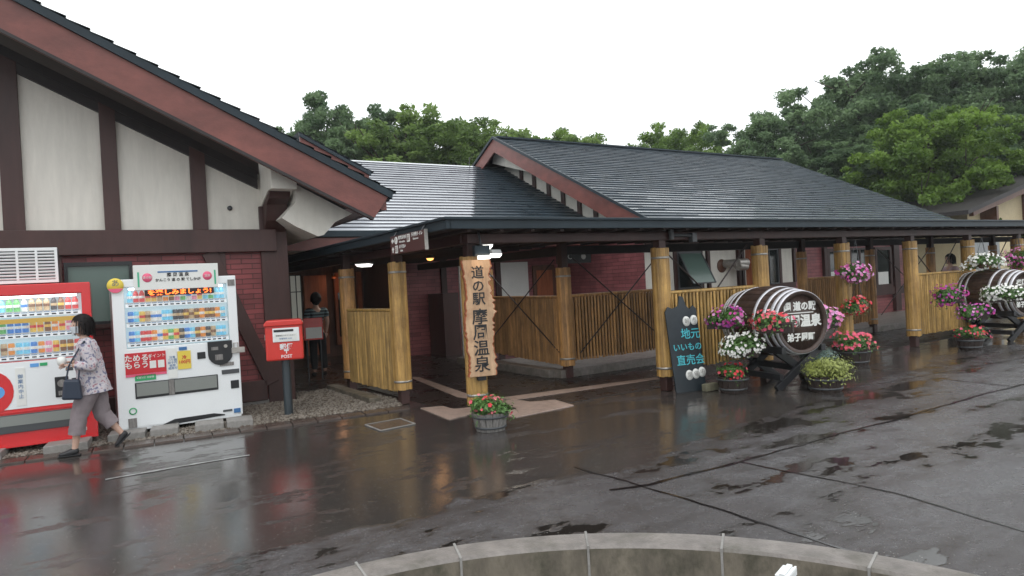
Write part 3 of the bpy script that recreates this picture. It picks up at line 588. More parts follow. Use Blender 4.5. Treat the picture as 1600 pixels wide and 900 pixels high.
for x in (8.88, 12.98, 15.52, 18.2, 21.5): clad_post(x, 9.12, h=1.92, mm='bamboo_old', r=0.10)
clad_post(7.15, 12.35, h=1.9, mm='bamboo_old', r=0.10)
# thin tie rods
def rod(a, b): MB().tube([a, b], 0.011, 6, False).build('tie_rod', 'iron', cw)
for x0, x1, y in ((6.70, 8.88, 9.02), (15.5, 18.2, 9.02)):
    rod((x0+0.15, y, 1.95), (x1-0.1, y, 0.45)); rod((x0+0.2, y, 0.40), (x1-0.15, y, 1.95))
for i in (0, 3, 4):
    x0, x1 = posts_front[i], posts_front[i+1]; rod((x0+0.13, 7.10, 2.0), (x0+0.95, 7.10, 1.36)); rod((x1-0.13, 7.10, 2.0), (x1-0.85, 7.10, 1.36))
rod((6.66, 9.3, 1.95), (6.98, 12.2, 0.4)); rod((6.68, 9.3, 0.4), (6.98, 12.2, 1.95))
# ------------------------------------------------------------------ bamboo screens
def screen(name, label, a, b, z0, z1, mm, sp=0.058, r=0.025, grp=None):
    a = Vector((*a, 0)); b = Vector((*b, 0)); L = (b-a).length; ang = math.atan2(b.y-a.y, b.x-a.x)
    t = thing(name, label, 'bamboo screen', a, ang, grp)
    g = MB(); x = r
    while x < L-r*0.5:
        rr = r*random.uniform(0.80, 1.06); g.tone = random.uniform(-0.35, 0.25); lean = random.uniform(-0.004, 0.004)
        g.tube([(x, 0, z0+random.uniform(-0.012, 0.012)), (x+lean, 0, z1+random.uniform(-0.012, 0.01))], rr, 8); x += sp*random.uniform(0.95, 1.05)
    g.build('bamboo_poles', mm, t, fixn=False)
    for zr in (z1-0.14, z0+0.06): MB().box(0, L, 0.025, 0.075, zr, zr+0.07).build('rear_rail', 'dark', t)
    if sp > 0.06: MB().box(0, L, 0.085, 0.09, z0+0.02, z1-0.02).build('dark_backing', 'dark', t)
    MB().tube([(0, 0, z1+0.018), (L, 0, z1+0.018)], 0.026, 8).build('top_rail', mm, t)
    return t
G1 = 'bamboo screens along the walkway'
screen('bamboo_screen', 'bright bamboo screen right of the red post box, with dense thin canes', (3.62, 10.83), (3.72, 9.08), 0.16, 1.29, 'bamboo', 0.050, 0.0245, G1)
screen('bamboo_screen', 'pale bamboo screen behind the dark chalkboard and the nearer barrel', (6.92, 7.0), (8.79, 7.0), 0.27, 1.33, 'bamboo', 0.072, 0.0245, G1)
screen('bamboo_screen', 'bamboo screen behind the farther barrel, at the right', (13.32, 7.0), (15.26, 7.0), 0.20, 1.33, 'bamboo', 0.072, 0.0245, G1)
screen('bamboo_screen', 'brown bamboo screen with crossed rods, between inner corner post and the post by the chalkboard', (6.84, 9.12), (8.78, 9.12), 0.27, 1.32, 'bamboo_old', 0.068, 0.0245, G1)
screen('bamboo_screen', 'brown bamboo screen running back behind the carved name sign', (7.12, 12.2), (6.68, 9.26), 0.2, 1.31, 'bamboo_old', 0.068, 0.0245, G1)
screen('bamboo_screen', 'dark bamboo screen behind the pink hanging flowers, right of the nearer barrel', (13.08, 9.12), (15.42, 9.12), 0.27, 1.33, 'bamboo_old', 0.068, 0.0245, G1)
screen('bamboo_screen', 'reddish bamboo screen behind the last posts, at the right photo edge', (17.7, 7.0), (19.9, 7.0), 0.27, 1.33, 'bamboo_old', 0.068, 0.0245, G1)
tag(MB().box(0, 2.4, 0, 0.05, 0.0, 2.15).build('metal_panel', mat('pale_ribbed_metal', (0.40, 0.42, 0.43), 0.4, metal=0.3, var=0.3, vscale=4, stretch=(8, 1, 0.2))), 'pale grey ribbed metal panel behind the dark haired visitor under the walkway', 'metal panel').location = (22.6, 10.4, 0)

# ------------------------------------------------------------------ lamps of the walkway
M['lamp'] = mat('lit_lamp_cover', (1, 1, 1), 0.4, emit=3.0, ecol=(1.0, 0.98, 0.92))
M['lampwarm'] = mat('warm_bulb', (1, 0.55, 0.15), 0.4, emit=1.8, ecol=(1.0, 0.50, 0.14))
def ceiling_lamp(loc, L, label, w=0.16, rz=0.0, power=14):
    t = thing('ceiling_lamp', label, 'ceiling lamp', loc, rz, 'lit lamps under the walkway roof')
    MB().box(-L/2, L/2, -w/2, w/2, -0.03, 0.0).build('housing', 'white', t, bevel=0.004)
    MB().prismX([(-w/2+0.01, -0.03), (w/2-0.01, -0.03), (w/2-0.05, -0.075), (-w/2+0.05, -0.075)], -L/2+0.02, L/2-0.02).build('diffuser', 'lamp', t)
    ld = bpy.data.lights.new('lamp_glow', 'AREA'); ld.shape = 'RECTANGLE'; ld.size = L; ld.size_y = w; ld.energy = power; ld.color = (1, 0.93, 0.8)
    lo = bpy.data.objects.new('lamp_glow', ld); COL.objects.link(lo); lo.parent = t; lo.location = (0, 0, -0.09)
ceiling_lamp((5.0, 8.6, 2.19), 0.5, 'white lit ceiling lamp just right of the carved name sign', rz=R(60), power=10)
ceiling_lamp((4.95, 13.6, 2.18), 0.5, 'white lit ceiling lamp above the left bamboo screen, far inside', w=0.3, rz=R(60), power=9)
t = thing('ceiling_lamp', 'small orange ceiling lamp glowing below the hanging direction sign', 'ceiling lamp', (5.45, 11.5, 2.15), group='lit lamps under the walkway roof')
MB().lathe([(0.0, 0.05), (0.05, 0.05), (0.09, 0.0), (0.09, -0.01), (0, -0.01)], 16).build('shade', 'darkgrey', t)
MB().lathe([(0.0, -0.012), (0.07, -0.012), (0.05, -0.045), (0.0, -0.055)], 16).build('bulb', 'lampwarm', t)
ld = bpy.data.lights.new('lamp_glow', 'POINT'); ld.energy = 1.5; ld.color = (1, 0.5, 0.2); ld.shadow_soft_size = 0.06
lo = bpy.data.objects.new('lamp_glow', ld); COL.objects.link(lo); lo.parent = t; lo.location = (0, 0, -0.15)
ld = bpy.data.lights.new('recess_glow', 'POINT'); ld.energy = 1.2; ld.color = (1, 0.5, 0.25); ld.shadow_soft_size = 0.1
t = thing('wall_lamp', 'small warm wall lamp deep inside the entrance recess', 'lamp', (5.25, 16.6, 1.95))
MB().lathe([(0, 0.0), (0.06, 0.0), (0.045, 0.08), (0, 0.09)], 14).build('shade', 'orange_wood', t)
lo = bpy.data.objects.new('lamp_glow', ld); COL.objects.link(lo); lo.parent = t; lo.location = (0, -0.1, -0.1)
# dark walkway speakers / junction boxes hanging under the beam
tag(MB().tube([(0, 0, 0), (0.30, 0, 0.0), (0.38, -0.02, -0.02)], 0.022, 8).box(0.36, 0.45, -0.05, 0.03, -0.10, 0.03).tube([(0, 0, -0.06), (0, 0, 0.08)], 0.035, 8).build('floodlight', 'darkgrey', bevel=0.004), 'small dark floodlight on the beam above the chalkboard post', 'floodlight').location = (6.92, 6.86, 2.14)
t = thing('surveillance_camera', 'small white dome camera under the eave between the two brown back screens', 'camera', (8.55, 10.9, 2.12)); 
MB().tube([(0, 0, 0.12), (0, 0, 0)], 0.03, 10).build('bracket', 'white', t); MB().lathe([(0, 0.04), (0.07, 0.03), (0.085, -0.02), (0.06, -0.075), (0, -0.09)], 16).build('dome', 'steel', t)
t = thing('hanging_box_sign', 'dark box sign hanging above the inner corner of the brown screens', 'sign', (6.9, 9.3, 1.90))
MB().box(-0.14, 0.55, 0, 0.08, -0.02, 0.20).build('box', 'black', t, bevel=0.006)
text('WC', 0.13, 'paper', 'lettering', t, (0.02, -0.004, 0.09), depth=0.003); MB().tube([(0.38, -0.006, 0.09), (0.38, 0.02, 0.09)], 0.05, 14).build('round_icon', 'paper', t)

# ------------------------------------------------------------------ hanging direction sign
t = thing('direction_sign', 'brown direction sign with white arrows and pictograms, hanging from the walkway edge', 'sign', (3.27, 7.48, 2.135), R(-90))
MB().box(-0.50, 0.50, -0.015, 0.015, -0.105, 0.115).build('board', mat('brown_sign_board', (0.075, 0.028, 0.026), 0.4), t, bevel=0.003)
MB().box(0.50, 0.515, -0.02, 0.02, -0.11, 0.12).build('frame', 'steel', t)
def arrow(x, z, s, ang):
    g = MB(); pts = [(-0.5, 0), (0, 0.5), (0, 0.2), (0.5, 0.2), (0.5, -0.2), (0, -0.2), (0, -0.5)]
    ca, sa = math.cos(ang), math.sin(ang); g.prismY([(x+s*(a*ca-b*sa), z+s*(a*sa+b*ca)) for a, b in pts], -0.019, -0.0155); g.build('arrow', 'paper', t)
arrow(-0.42, 0.055, 0.07, 0); arrow(-0.42, -0.052, 0.07, R(-90))
MB().tube([(-0.31, -0.0155, 0.055), (-0.31, -0.020, 0.055)], 0.045, 18).build('pictogram', 'paper', t); text('?', 0.075, 'brown', 'mark', t, (-0.31, -0.021, 0.055), depth=0.002)
for (x, z) in ((-0.31, -0.052), (0.06, 0.058)):
    MB().box(x-0.04, x+0.04, -0.019, -0.0155, z-0.045, z+0.045).build('pictogram', 'paper', t)
    for dx in (-0.018, 0.018):
        MB().tube([(x+dx, -0.0195, z+0.026), (x+dx, -0.021, z+0.026)], 0.008, 8).box(x+dx-0.008, x+dx+0.008, -0.021, -0.0195, z-0.03, z+0.014).build('figure', 'brown', t)
text('観光案内所', 0.048, 'paper', 'lettering', t, (-0.12, -0.0165, 0.078), depth=0.002); text('Information', 0.036, 'paper', 'lettering', t, (-0.13, -0.0165, 0.030), depth=0.002)
text('お手洗い', 0.048, 'paper', 'lettering', t, (-0.13, -0.0165, -0.030), depth=0.002); text('Toilet', 0.036, 'paper', 'lettering', t, (-0.16, -0.0165, -0.076), depth=0.002)
text('多目的トイレ', 0.052, 'paper', 'lettering', t, (0.30, -0.0165, 0.082), depth=0.002); text('Restroom', 0.036, 'paper', 'lettering', t, (0.26, -0.0165, 0.035), depth=0.002)
MB().tube([(-0.4, 0, 0.115), (-0.4, 0.06, 0.2)], 0.008, 6).tube([(0.4, 0, 0.115), (0.4, 0.06, 0.2)], 0.008, 6).build('hanger', 'darkgrey', t)

# ------------------------------------------------------------------ carved name sign on the corner post
t = thing('name_sign', 'tall rough-edged wooden slab sign with carved vertical Japanese characters on the corner post', 'sign', (3.86, 6.93, 0.0), R(-14)); 
rnd = random.Random(4); L_, R_ = [], []
for i in range(52):
    z = 0.55 + 1.34*i/51+(rnd.uniform(-0.006, 0.006) if 0 < i < 51 else 0); L_.append((-0.150+rnd.uniform(-0.014, 0.010)+0.012*math.sin(i*0.21+0.5), z)); R_.append((0.157+rnd.uniform(-0.022, 0.016)+0.014*math.sin(i*0.24+1)+(0.018 if rnd.random()<.15 else 0), z))
outl = L_ + R_[::-1]
slabo = MB().prismY(outl, -0.045, 0.03).build('slab', 'slab', t, bevel=0.006)
MB().prismY([(a*1.0-(0.012 if a < 0 else -0.0), b) for a, b in L_] + [(a+0.03, b) for a, b in L_[::-1]], -0.038, 0.02).prismY([(a+0.012, b) for a, b in R_] + [(a-0.03, b) for a, b in R_[::-1]], -0.038, 0.02).build('bark_edge', 'orange_wood', t)
for ch, z, s in (('道', 1.745, 0.155), ('の', 1.59, 0.15), ('駅', 1.445, 0.155), ('摩', 1.235, 0.19), ('周', 1.06, 0.19), ('温', 0.875, 0.19), ('泉', 0.69, 0.19)):
    text(ch, s, 'black', 'character', t, (0.0, -0.046, z-0.01), depth=0.004, bold=0.0022)
MB().box(-0.05, 0.05, -0.01, 0.09, 0.50, 0.56).build('bracket', 'black', t)
t = thing('sign_lamp', 'dark box lamp shining warm light down onto the carved name sign', 'lamp', (3.90, 6.86, 1.90), R(-14))
MB().box(-0.09, 0.09, -0.05, 0.06, 0.03, 0.15).build('housing', 'flash', t, bevel=0.008); MB().tube([(0, 0.0, 0.15), (-0.02, 0.0, 0.30), (-0.0, 0.1, 0.33)], 0.012, 6).build('arm', 'darkgrey', t)
MB().prismX([(-0.12, 0.03), (-0.04, 0.03), (-0.05, -0.01), (-0.12, 0.005)], -0.06, 0.08).build('bulb', 'lamp', t)
ld = bpy.data.lights.new('lamp_glow', 'AREA'); ld.size = 0.22; ld.energy = 0.4; ld.color = (1, 0.62, 0.3); lo = bpy.data.objects.new('lamp_glow', ld); COL.objects.link(lo); lo.parent = t; lo.location = (0, -0.16, 0.0); lo.rotation_euler = (R(28), 0, 0)
t = thing('box_lamp', 'bright white box lamp beside the top of the carved name sign', 'lamp', (4.12, 6.98, 1.955), R(20))
MB().prismX([(-0.07, 0.0), (0.07, 0.0), (0.05, 0.05), (-0.05, 0.05)], -0.09, 0.09).build('housing', 'white', t); MB().prismX([(-0.07, -0.002), (0.07, -0.002), (0.04, -0.04), (-0.04, -0.04)], -0.09, 0.09).build('diffuser', 'lamp', t)

# ------------------------------------------------------------------ chalkboard
t = thing('chalkboard', 'dark board with spiky top, turquoise handwriting and white round plates', 'signboard', (6.90, 6.66, 0.0), R(-12)); t.rotation_euler = (R(-6), 0, R(-12))
out = [(-0.20, 0.0), (0.28, 0.0), (0.26, 1.12), (0.21, 1.17), (0.15, 1.12), (0.10, 1.17), (0.07, 1.29), (0.01, 1.31), (-0.03, 1.17), (-0.12, 1.14), (-0.19, 1.17), (-0.24, 1.10)]
MB().prismY(out, 0, 0.025).build('board', mat('chalkboard_slate', (0.016, 0.024, 0.031), 0.45, var=0.3, vscale=4), t, bevel=0.004)
M['chalk'] = mat('turquoise_chalk', (0.08, 0.50, 0.58), 0.8, var=0.2)
for s, x, z, sz in (('地元', 0.12, 0.775, 0.155), ('いいもの', 0.05, 0.60, 0.115), ('直売会', 0.08, 0.42, 0.15)):
    text(s, sz, 'chalk', 'handwriting', t, (x, -0.003, z), depth=0.002, bold=0.0008)
for ch, x, z in (('朝', 0.075, 0.955), ('市', 0.195, 0.965), ('開', 0.03, 0.225), ('催', 0.135, 0.235), ('中', 0.235, 0.25)):
    p = MB().lathe([(0, 0.012), (0.056, 0.012), (0.058, 0.0), (0, 0)], 24, (x, -0.001, z), Matrix.Rotation(R(90), 3, 'X') @ Matrix.Diagonal((1, 1.2, 1))).build('round_plate', 'paper', t)
    p.scale.z = 1.0; text(ch, 0.078, 'pot_grey', 'character', p, (x, -0.018, z), depth=0.0005, bold=-0.0008)
tag(MB().box(-0.12, 0.12, -0.09, 0.0, 0, 0.10).build('concrete_block', mat('mossy_block', (0.16, 0.15, 0.10), 0.7, var=0.3, vscale=10, bump=0.4), bevel=0.01), 'mossy hollow concrete block holding the foot of the dark chalkboard', 'concrete block').location = (7.14, 6.55, 0.003)
bk = [o for o in bpy.data.objects if o.name.startswith('concrete_block')][-1]
# ------------------------------------------------------------------ vending machines
M['vglass'] = mat('machine_window', (1, 1, 1), 0.03, trans=1.0, spec=0.5)
M['led'] = mat('amber_led_text', (1, 0.16, 0.03), 0.5, emit=3.0, ecol=(1.0, 0.15, 0.02))
M['ledbg'] = mat('led_panel', (0.02, 0.005, 0.005), 0.3)
M['vgrey'] = mat('smoked_flap', (0.22, 0.235, 0.22), 0.25, spec=0.5)
M['strip'] = mat('lit_button_strip', (0.8, 0.84, 0.86), 0.4, emit=0.35)
M['blue_btn'] = mat('blue_price_strip', (0.10, 0.30, 0.62), 0.4, emit=0.1)
BOT = {}
def bcol(c):
    k = tuple(round(x, 3) for x in c)
    if k not in BOT: BOT[k] = mat('drink_label', tuple(min(0.8, x*1.15+0.05) for x in c), 0.3, var=0.35, vscale=30, emit=0.28)  # labels glow faintly in place of display light falling on them
    return BOT[k]
PAL = {'r': (0.5, 0.03, 0.03), 'b': (0.04, 0.18, 0.50), 'w': (0.6, 0.6, 0.58), 'y': (0.62, 0.42, 0.08), 'g': (0.10, 0.36, 0.10), 'n': (0.16, 0.07, 0.03), 'o': (0.62, 0.22, 0.03), 'k': (0.03, 0.03, 0.035), 'c': (0.15, 0.48, 0.66), 'p': (0.60, 0.22, 0.33), 't': (0.42, 0.31, 0.18)}
CAP = mat('bottle_cap', (0.7, 0.7, 0.7), 0.4); CANTOP = mat('can_top', (0.5, 0.5, 0.5), 0.3, metal=0.7)
bmesh_cache = {}
def drink(kind, code, parent, x, y, z, h):
    key = (kind, code, h)
    if key not in bmesh_cache:
        g = MB(); r = 0.031 if kind == 'can' else 0.030
        if kind == 'bottle':
            g.lathe([(0, 0), (r*0.9, 0), (r, 0.01), (r, h*0.62), (r*0.85, h*0.72), (r*0.42, h*0.88), (r*0.42, h*0.93)], 12); g.cur = 1
            g.lathe([(r*0.48, h*0.92), (r*0.48, h), (0, h)], 10); g.cur = 2; g.lathe([(r*1.03, h*0.30), (r*1.03, h*0.50)], 12)
        else:
            g.lathe([(0, 0), (r*0.85, 0), (r, 0.012), (r, h-0.015), (r*0.85, h)], 12); g.cur = 1; g.lathe([(r*0.85, h), (0, h-0.003)], 12); g.cur = 2; g.lathe([(r*1.02, h*0.35), (r*1.02, h*0.62)], 12)
        band = {'r': 'w', 'b': 'w', 'w': 'b', 'y': 'r', 'g': 'w', 'n': 'y', 'o': 'w', 'k': 't', 'c': 'w', 'p': 'w', 't': 'n'}[code]
        o = g.build('display_'+kind, [bcol(PAL[code]), CAP if kind == 'bottle' else CANTOP, bcol(PAL[band])], None, fixn=False); bmesh_cache[key] = o.data
        o.parent = parent; o.location = (x, y, z); return o
    o = bpy.data.objects.new('display_'+kind, bmesh_cache[key]); COL.objects.link(o); o.parent = parent; o.location = (x, y, z); return o

def machine(t, W, H, D, body, rows, px0, px1, pz0, pz1, kinds):
    """shell with a recessed lit display; front face at y=0"""
    rec = 0.13; X = [0, px0, px1, W]; Z = [0, pz0, pz1, H]; vs = [(x, 0, z) for z in Z for x in X]; fs = [(r*4+c, r*4+c+1, r*4+c+5, r*4+c+4) for r in range(3) for c in range(3) if not (r == 1 and c == 1)]
    vs += [(px0, rec, pz0), (px1, rec, pz0), (px1, rec, pz1), (px0, rec, pz1)]; fs += [(5, 6, 17, 16), (6, 10, 18, 17), (10, 9, 19, 18), (9, 5, 16, 19), (16, 17, 18, 19)]
    vs += [(0, D, 0), (W, D, 0), (W, D, H), (0, D, H)]; fs += [(0, 1, 2, 3, 21, 20), (12, 13, 14, 15, 22, 23), (0, 4, 8, 12, 23, 20), (3, 7, 11, 15, 22, 21), (20, 21, 22, 23)]
    MB().add(vs, fs).build('cabinet', body, t, bevel=0.010)
    MB().box(px0+0.004, px1-0.004, rec-0.012, rec-0.001, pz0+0.004, pz1-0.004).build('display_back', 'vmin', t)
    n = len(rows); hh = (pz1-pz0-0.02)/n
    for i, codes in enumerate(rows):
        zb = pz1 - (i+1)*hh - 0.012; k = len(codes)
        sh = MB().box(px0+0.01, px1-0.01, 0.012, rec-0.013, zb+0.055, zb+0.068).build('shelf', 'white', t)
        g = MB().prismX([(0.008, zb+0.01), (0.02, zb+0.012), (0.045, zb+0.062), (0.032, zb+0.066)], px0+0.01, px1-0.01).build('button_strip', 'strip', sh)
        g = MB(); w = (px1-px0-0.06)/k
        for j in range(k): xc = px0+0.03+w*(j+0.5); g.obox((xc, 0.013, zb+0.026), (w*0.62, 0.008, 0.016), Matrix.Rotation(R(26), 3, 'X'))
        g.build('price_buttons', 'black', sh)
        g = MB()
        for j in range(k):
            xc = px0+0.03+w*(j+0.5); g.obox((xc, 0.026, zb+0.052), (w*0.8, 0.006, 0.016), Matrix.Rotation(R(26), 3, 'X'))
        g.build('price_labels', 'blue_btn', sh)
        for j, c in enumerate(codes):
            kd = kinds[i]; h = min(hh-0.085, 0.20 if kd == 'bottle' else 0.125)
            drink(kd, c, sh, px0+0.03+w*(j+0.5), 0.075, zb+0.070, h)
    MB().quad((px0, 0.004, pz0), (px1, 0.004, pz0), (px1, 0.004, pz1), (px0, 0.004, pz1)).build('window', 'vglass', t)
    ld = bpy.data.lights.new('display_light', 'AREA'); ld.shape = 'RECTANGLE'; ld.size = px1-px0-0.1; ld.size_y = 0.05; ld.energy = 1.3; ld.color = (0.9, 0.97, 1)
    lo = bpy.data.objects.new('display_light', ld); COL.objects.link(lo); lo.parent = t; lo.location = ((px0+px1)/2, 0.03, pz1-0.02); lo.rotation_euler = (R(-28), 0, 0)

def panel(t, name, m, x0, x1, z0, z1, y=-0.004, d=0.006, par=None, bevel=0.0): return MB().box(x0, x1, y-d, y+0.003, z0, z1).build(name, m, par or t, bevel=bevel)
# white machine
t = thing('vending_machine', 'white drinks vending machine with amber LED line and small banner on top', 'vending machine', (0.298, 9.45, 0.095), R(0.3))
rw = ['crryytonpgwpycgcc', 'bcytwwcckkntnonnoc', 'bcrrowygykbcnoktcc']
machine(t, 1.40, 1.80, 0.68, 'vmwhite', rw, 0.13, 1.29, 0.965, 1.70, ['bottle', 'can', 'can'])
p = MB().box(0.24, 1.19, -0.03, 0.05, 1.66, 1.965).build('banner', 'paper', t, bevel=0.004)
panel(t, 'green_edge', mat('green_print', (0.08, 0.42, 0.25), 0.5), 0.28, 0.30, 1.70, 1.88, -0.03, 0.003, p); panel(t, 'green_edge', 'green_print' if False else bpy.data.materials['green_print'], 1.14, 1.16, 1.70, 1.88, -0.03, 0.003, p)
M['pinkp'] = mat('pink_print', (0.75, 0.12, 0.22), 0.5); M['bluep'] = mat('blue_print', (0.05, 0.16, 0.36), 0.5); M['yelp'] = mat('yellow_print', (0.75, 0.58, 0.08), 0.5); M['greenp'] = mat('green_label', (0.03, 0.36, 0.13), 0.5); M['redp'] = mat('red_print', (0.55, 0.02, 0.03), 0.5)
for x, s in ((0.385, '道の駅'), (1.06, '温泉')):
    d = MB().lathe([(0, 0.004), (0.052, 0.004), (0.055, 0), (0, 0)], 20, (x, -0.0305, 1.81), Matrix.Rotation(R(90), 3, 'X')).build('round_badge', 'pinkp', p)
    text(s, 0.034, 'paper', 'lettering', d, (x, -0.036, 1.81), depth=0.001)
panel(t, 'blue_line', 'bluep', 0.50, 0.95, 1.866, 1.884, -0.03, 0.003, p)
text('摩 周 温 泉', 0.052, 'black', 'lettering', p, (0.725, -0.034, 1.835), depth=0.001, bold=0.0008); text('かんこう 道 の 駅 てしかが', 0.042, 'black', 'lettering', p, (0.725, -0.034, 1.775), depth=0.001, bold=0.0008)
p = MB().box(0.35, 1.13, -0.016, 0.006, 1.585, 1.665).build('led_display', 'ledbg', t); text('を楽しみましょう!', 0.070, 'led', 'lettering', p, (0.74, -0.018, 1.622), depth=0.002, bold=0.0018, sx=1.25)
p = panel(t, 'round_sticker', 'yelp', 0, 0.0, 0, 0) if False else MB().lathe([(0, 0.012), (0.088, 0.012), (0.088, 0), (0, 0)], 26, (0.045, -0.012, 1.73), Matrix.Rotation(R(90), 3, 'X')).build('round_sticker', 'yelp', t)
MB().prismY([(0.045+0.086*math.cos(R(a)), 1.73+0.086*math.sin(R(a))) for a in range(205, 336, 10)], -0.0265, -0.0245).build('pink_print', 'pinkp', p); text('あ', 0.09, 'pot_grey', 'mark', p, (0.045, -0.027, 1.755), depth=0.001)
MB().box(1.30, 1.385, -0.008, 0.0, 1.67, 1.75).build('corner_label', 'pot_grey', t)
p = panel(t, 'poster', 'redp', 0.10, 0.54, 0.655, 0.91, bevel=0.0); text('ためる!\nもらう!', 0.088, 'paper', 'lettering', p, (0.235, -0.012, 0.80), depth=0.001, bold=0.002, spacing=0.95); text('ポイント', 0.05, 'paper', 'lettering', p, (0.44, -0.012, 0.855), depth=0.001)
MB().box(0.36, 0.43, -0.0125, -0.0105, 0.71, 0.80).box(0.45, 0.52, -0.0125, -0.0105, 0.71, 0.80).build('phone_picture', 'paper', p)
panel(t, 'poster_footer', 'pinkp', 0.10, 0.54, 0.625, 0.653)
p = panel(t, 'notice_strip', 'paper', 0.56, 0.66, 0.56, 0.93); text('注意\nつり銭\n新千円\n紙幣\n使用可', 0.034, 'bluep', 'lettering', p, (0.61, -0.012, 0.75), depth=0.001)
p = panel(t, 'yellow_poster', 'yelp', 0.67, 0.82, 0.66, 0.885); text('冷\n100円', 0.055, 'redp', 'lettering', p, (0.745, -0.012, 0.775), depth=0.001, bold=0.001); panel(t, 'blue_sticker', 'bluep', 0.69, 0.78, 0.895, 0.935)
p = panel(t, 'green_label', 'greenp', 0.195, 0.42, 0.57, 0.64); text('災害対応 自販機', 0.026, 'paper', 'lettering', p, (0.305, -0.012, 0.605), depth=0.001)
panel(t, 'coin_slot', 'black', 0.895, 0.99, 0.765, 0.85, bevel=0.004)
g = MB(); pts = [(1.02, 0.97), (1.31, 0.97), (1.31, 0.84)]; pts += [(1.165+0.145*math.cos(a), 0.80+0.135*math.sin(a)) for a in [R(q) for q in range(0, -181, -20)]] + [(1.02, 0.84)]
p = g.prismY(pts, -0.022, 0.002).build('coin_unit', 'black', t, bevel=0.005); MB().box(1.10, 1.19, -0.027, -0.022, 0.73, 0.80).box(1.06, 1.14, -0.025, -0.022, 0.86, 0.90).build('coin_return', 'pot_grey', p); MB().tube([(1.23, -0.03, 0.90), (1.23, -0.02, 0.90)], 0.022, 12).build('lever', 'steel', p)
MB().box(1.30, 1.46, -0.03, 0.01, 0.80, 0.87).tube([(1.33, -0.02, 0.87), (1.33, -0.02, 0.93), (1.38, -0.02, 0.93), (1.38, -0.02, 0.87)], 0.008, 6).build('padlock_hasp', 'steel', t, bevel=0.004)
panel(t, 'spec_plate', 'pot_grey', 1.15, 1.32, 0.645, 0.69); p = panel(t, 'spec_plate', 'darkgrey', 1.17, 1.38, 0.54, 0.595)
p = MB().box(0.19, 1.12, -0.012, 0.004, 0.355, 0.55).build('delivery_port', 'black', t, bevel=0.006); MB().box(0.205, 0.55, -0.016, -0.0125, 0.385, 0.54).box(0.62, 1.105, -0.016, -0.0125, 0.385, 0.54).build('flap', 'vgrey', p); MB().box(0.555, 0.615, -0.018, -0.0125, 0.36, 0.545).build('flap_divider', 'pot_grey', p)
panel(t, 'coin_tray', 'black', 1.27, 1.37, 0.345, 0.45, bevel=0.01)
MB().lathe([(0.030, 0.004), (0.043, 0.004), (0.043, 0), (0.03, 0)], 20, (0.155, -0.003, 0.215), Matrix.Rotation(R(90), 3, 'X')).build('ring_mark', 'greenp', t)
panel(t, 'sticker', 'pot_grey', 0.10, 0.19, 0.015, 0.13); panel(t, 'sticker', 'darkgrey', 1.16, 1.27, 0.06, 0.085); p = panel(t, 'sticker', 'bluep', 1.29, 1.37, 0.03, 0.085)
MB().prismY([(0.02, 0.02), (1.38, 0.02), (1.38, -0.02), (0.02, -0.02)], 0.0, 0.02).build('kick_plate', 'vmwhite', t)
MB().prismY([(0.45, 0.0), (0.60, 0.055), (1.05, 0.06), (1.18, 0.03), (1.18, 0.018), (0.5, -0.01)], -0.006, 0.004).build('dented_flap', 'black', t)

# red machine
ang = R(-1.5); cxr, cyr = 0.085, 9.345
W = 1.36
t = thing('vending_machine', 'red drinks vending machine with three rows of bottles, at the left photo edge', 'vending machine', (cxr-W*math.cos(ang), cyr-W*math.sin(ang), 0.09), ang)
rw = ['cwgrbbcggwtttknrr', 'wbogrggbbbyynoypp', 'wccbrbtoccbopynnr']
machine(t, W, 1.79, 0.68, 'red', rw, 0.04, 1.27, 0.94, 1.67, ['bottle', 'bottle', 'can'])
panel(t, 'white_front', 'vmwhite', 0.04, 1.27, 0.42, 0.935, -0.001, 0.004)
g = MB(); pts = [(0.40+0.19*math.cos(R(a)), 0.62+0.23*math.sin(R(a))) for a in range(-80, 81, 16)] + [(0.05, 0.85), (0.05, 0.39)]
p = g.prismY(pts, -0.010, -0.004).build('red_swoosh', 'red', t); MB().tube([(0.44, -0.011, 0.62), (0.44, -0.014, 0.62)], 0.07, 16).build('bottle_picture', 'blue_btn', p)
p = panel(t, 'notice_strip', 'paper', 0.61, 0.70, 0.45, 0.87); text('御\n案\n内\n中\n止', 0.05, 'bluep', 'lettering', p, (0.655, -0.012, 0.66), depth=0.001, spacing=1.1)
panel(t, 'sticker', 'blue_btn', 0.75, 0.83, 0.865, 0.905); panel(t, 'sticker', 'greenp', 0.84, 0.91, 0.87, 0.905)
p = MB().box(0.97, 1.10, -0.02, 0.0, 0.50, 0.73).build('coin_unit', 'black', t, bevel=0.008); MB().tube([(1.035, -0.02, 0.655), (1.035, -0.028, 0.655)], 0.042, 18).box(1.0, 1.07, -0.024, -0.02, 0.52, 0.57).build('coin_slot', 'pot_grey', p)
panel(t, 'bill_slot', 'black', 1.13, 1.24, 0.60, 0.70, bevel=0.003); panel(t, 'bill_slot', 'darkgrey', 1.08, 1.15, 0.79, 0.83)
p = MB().box(0.06, 1.16, -0.022, 0.004, 0.16, 0.36).build('delivery_port', 'darkgrey', t, bevel=0.006); MB().box(0.07, 1.15, -0.027, -0.0225, 0.24, 0.35).build('flap', 'vgrey', p)
MB().box(0.0, W, -0.012, 0.0, 0.0, 0.03).box(0.0, W, -0.008, 0.0, 0.375, 0.395).build('lip', 'red', t, bevel=0.003); panel(t, 'sticker', 'paper', 1.14, 1.25, 0.09, 0.125)
MB().box(0.05, 1.27, -0.009, 0.0, 1.36, 1.41).build('gold_rail', mat('gold_rail', (0.6, 0.38, 0.08), 0.4), t)

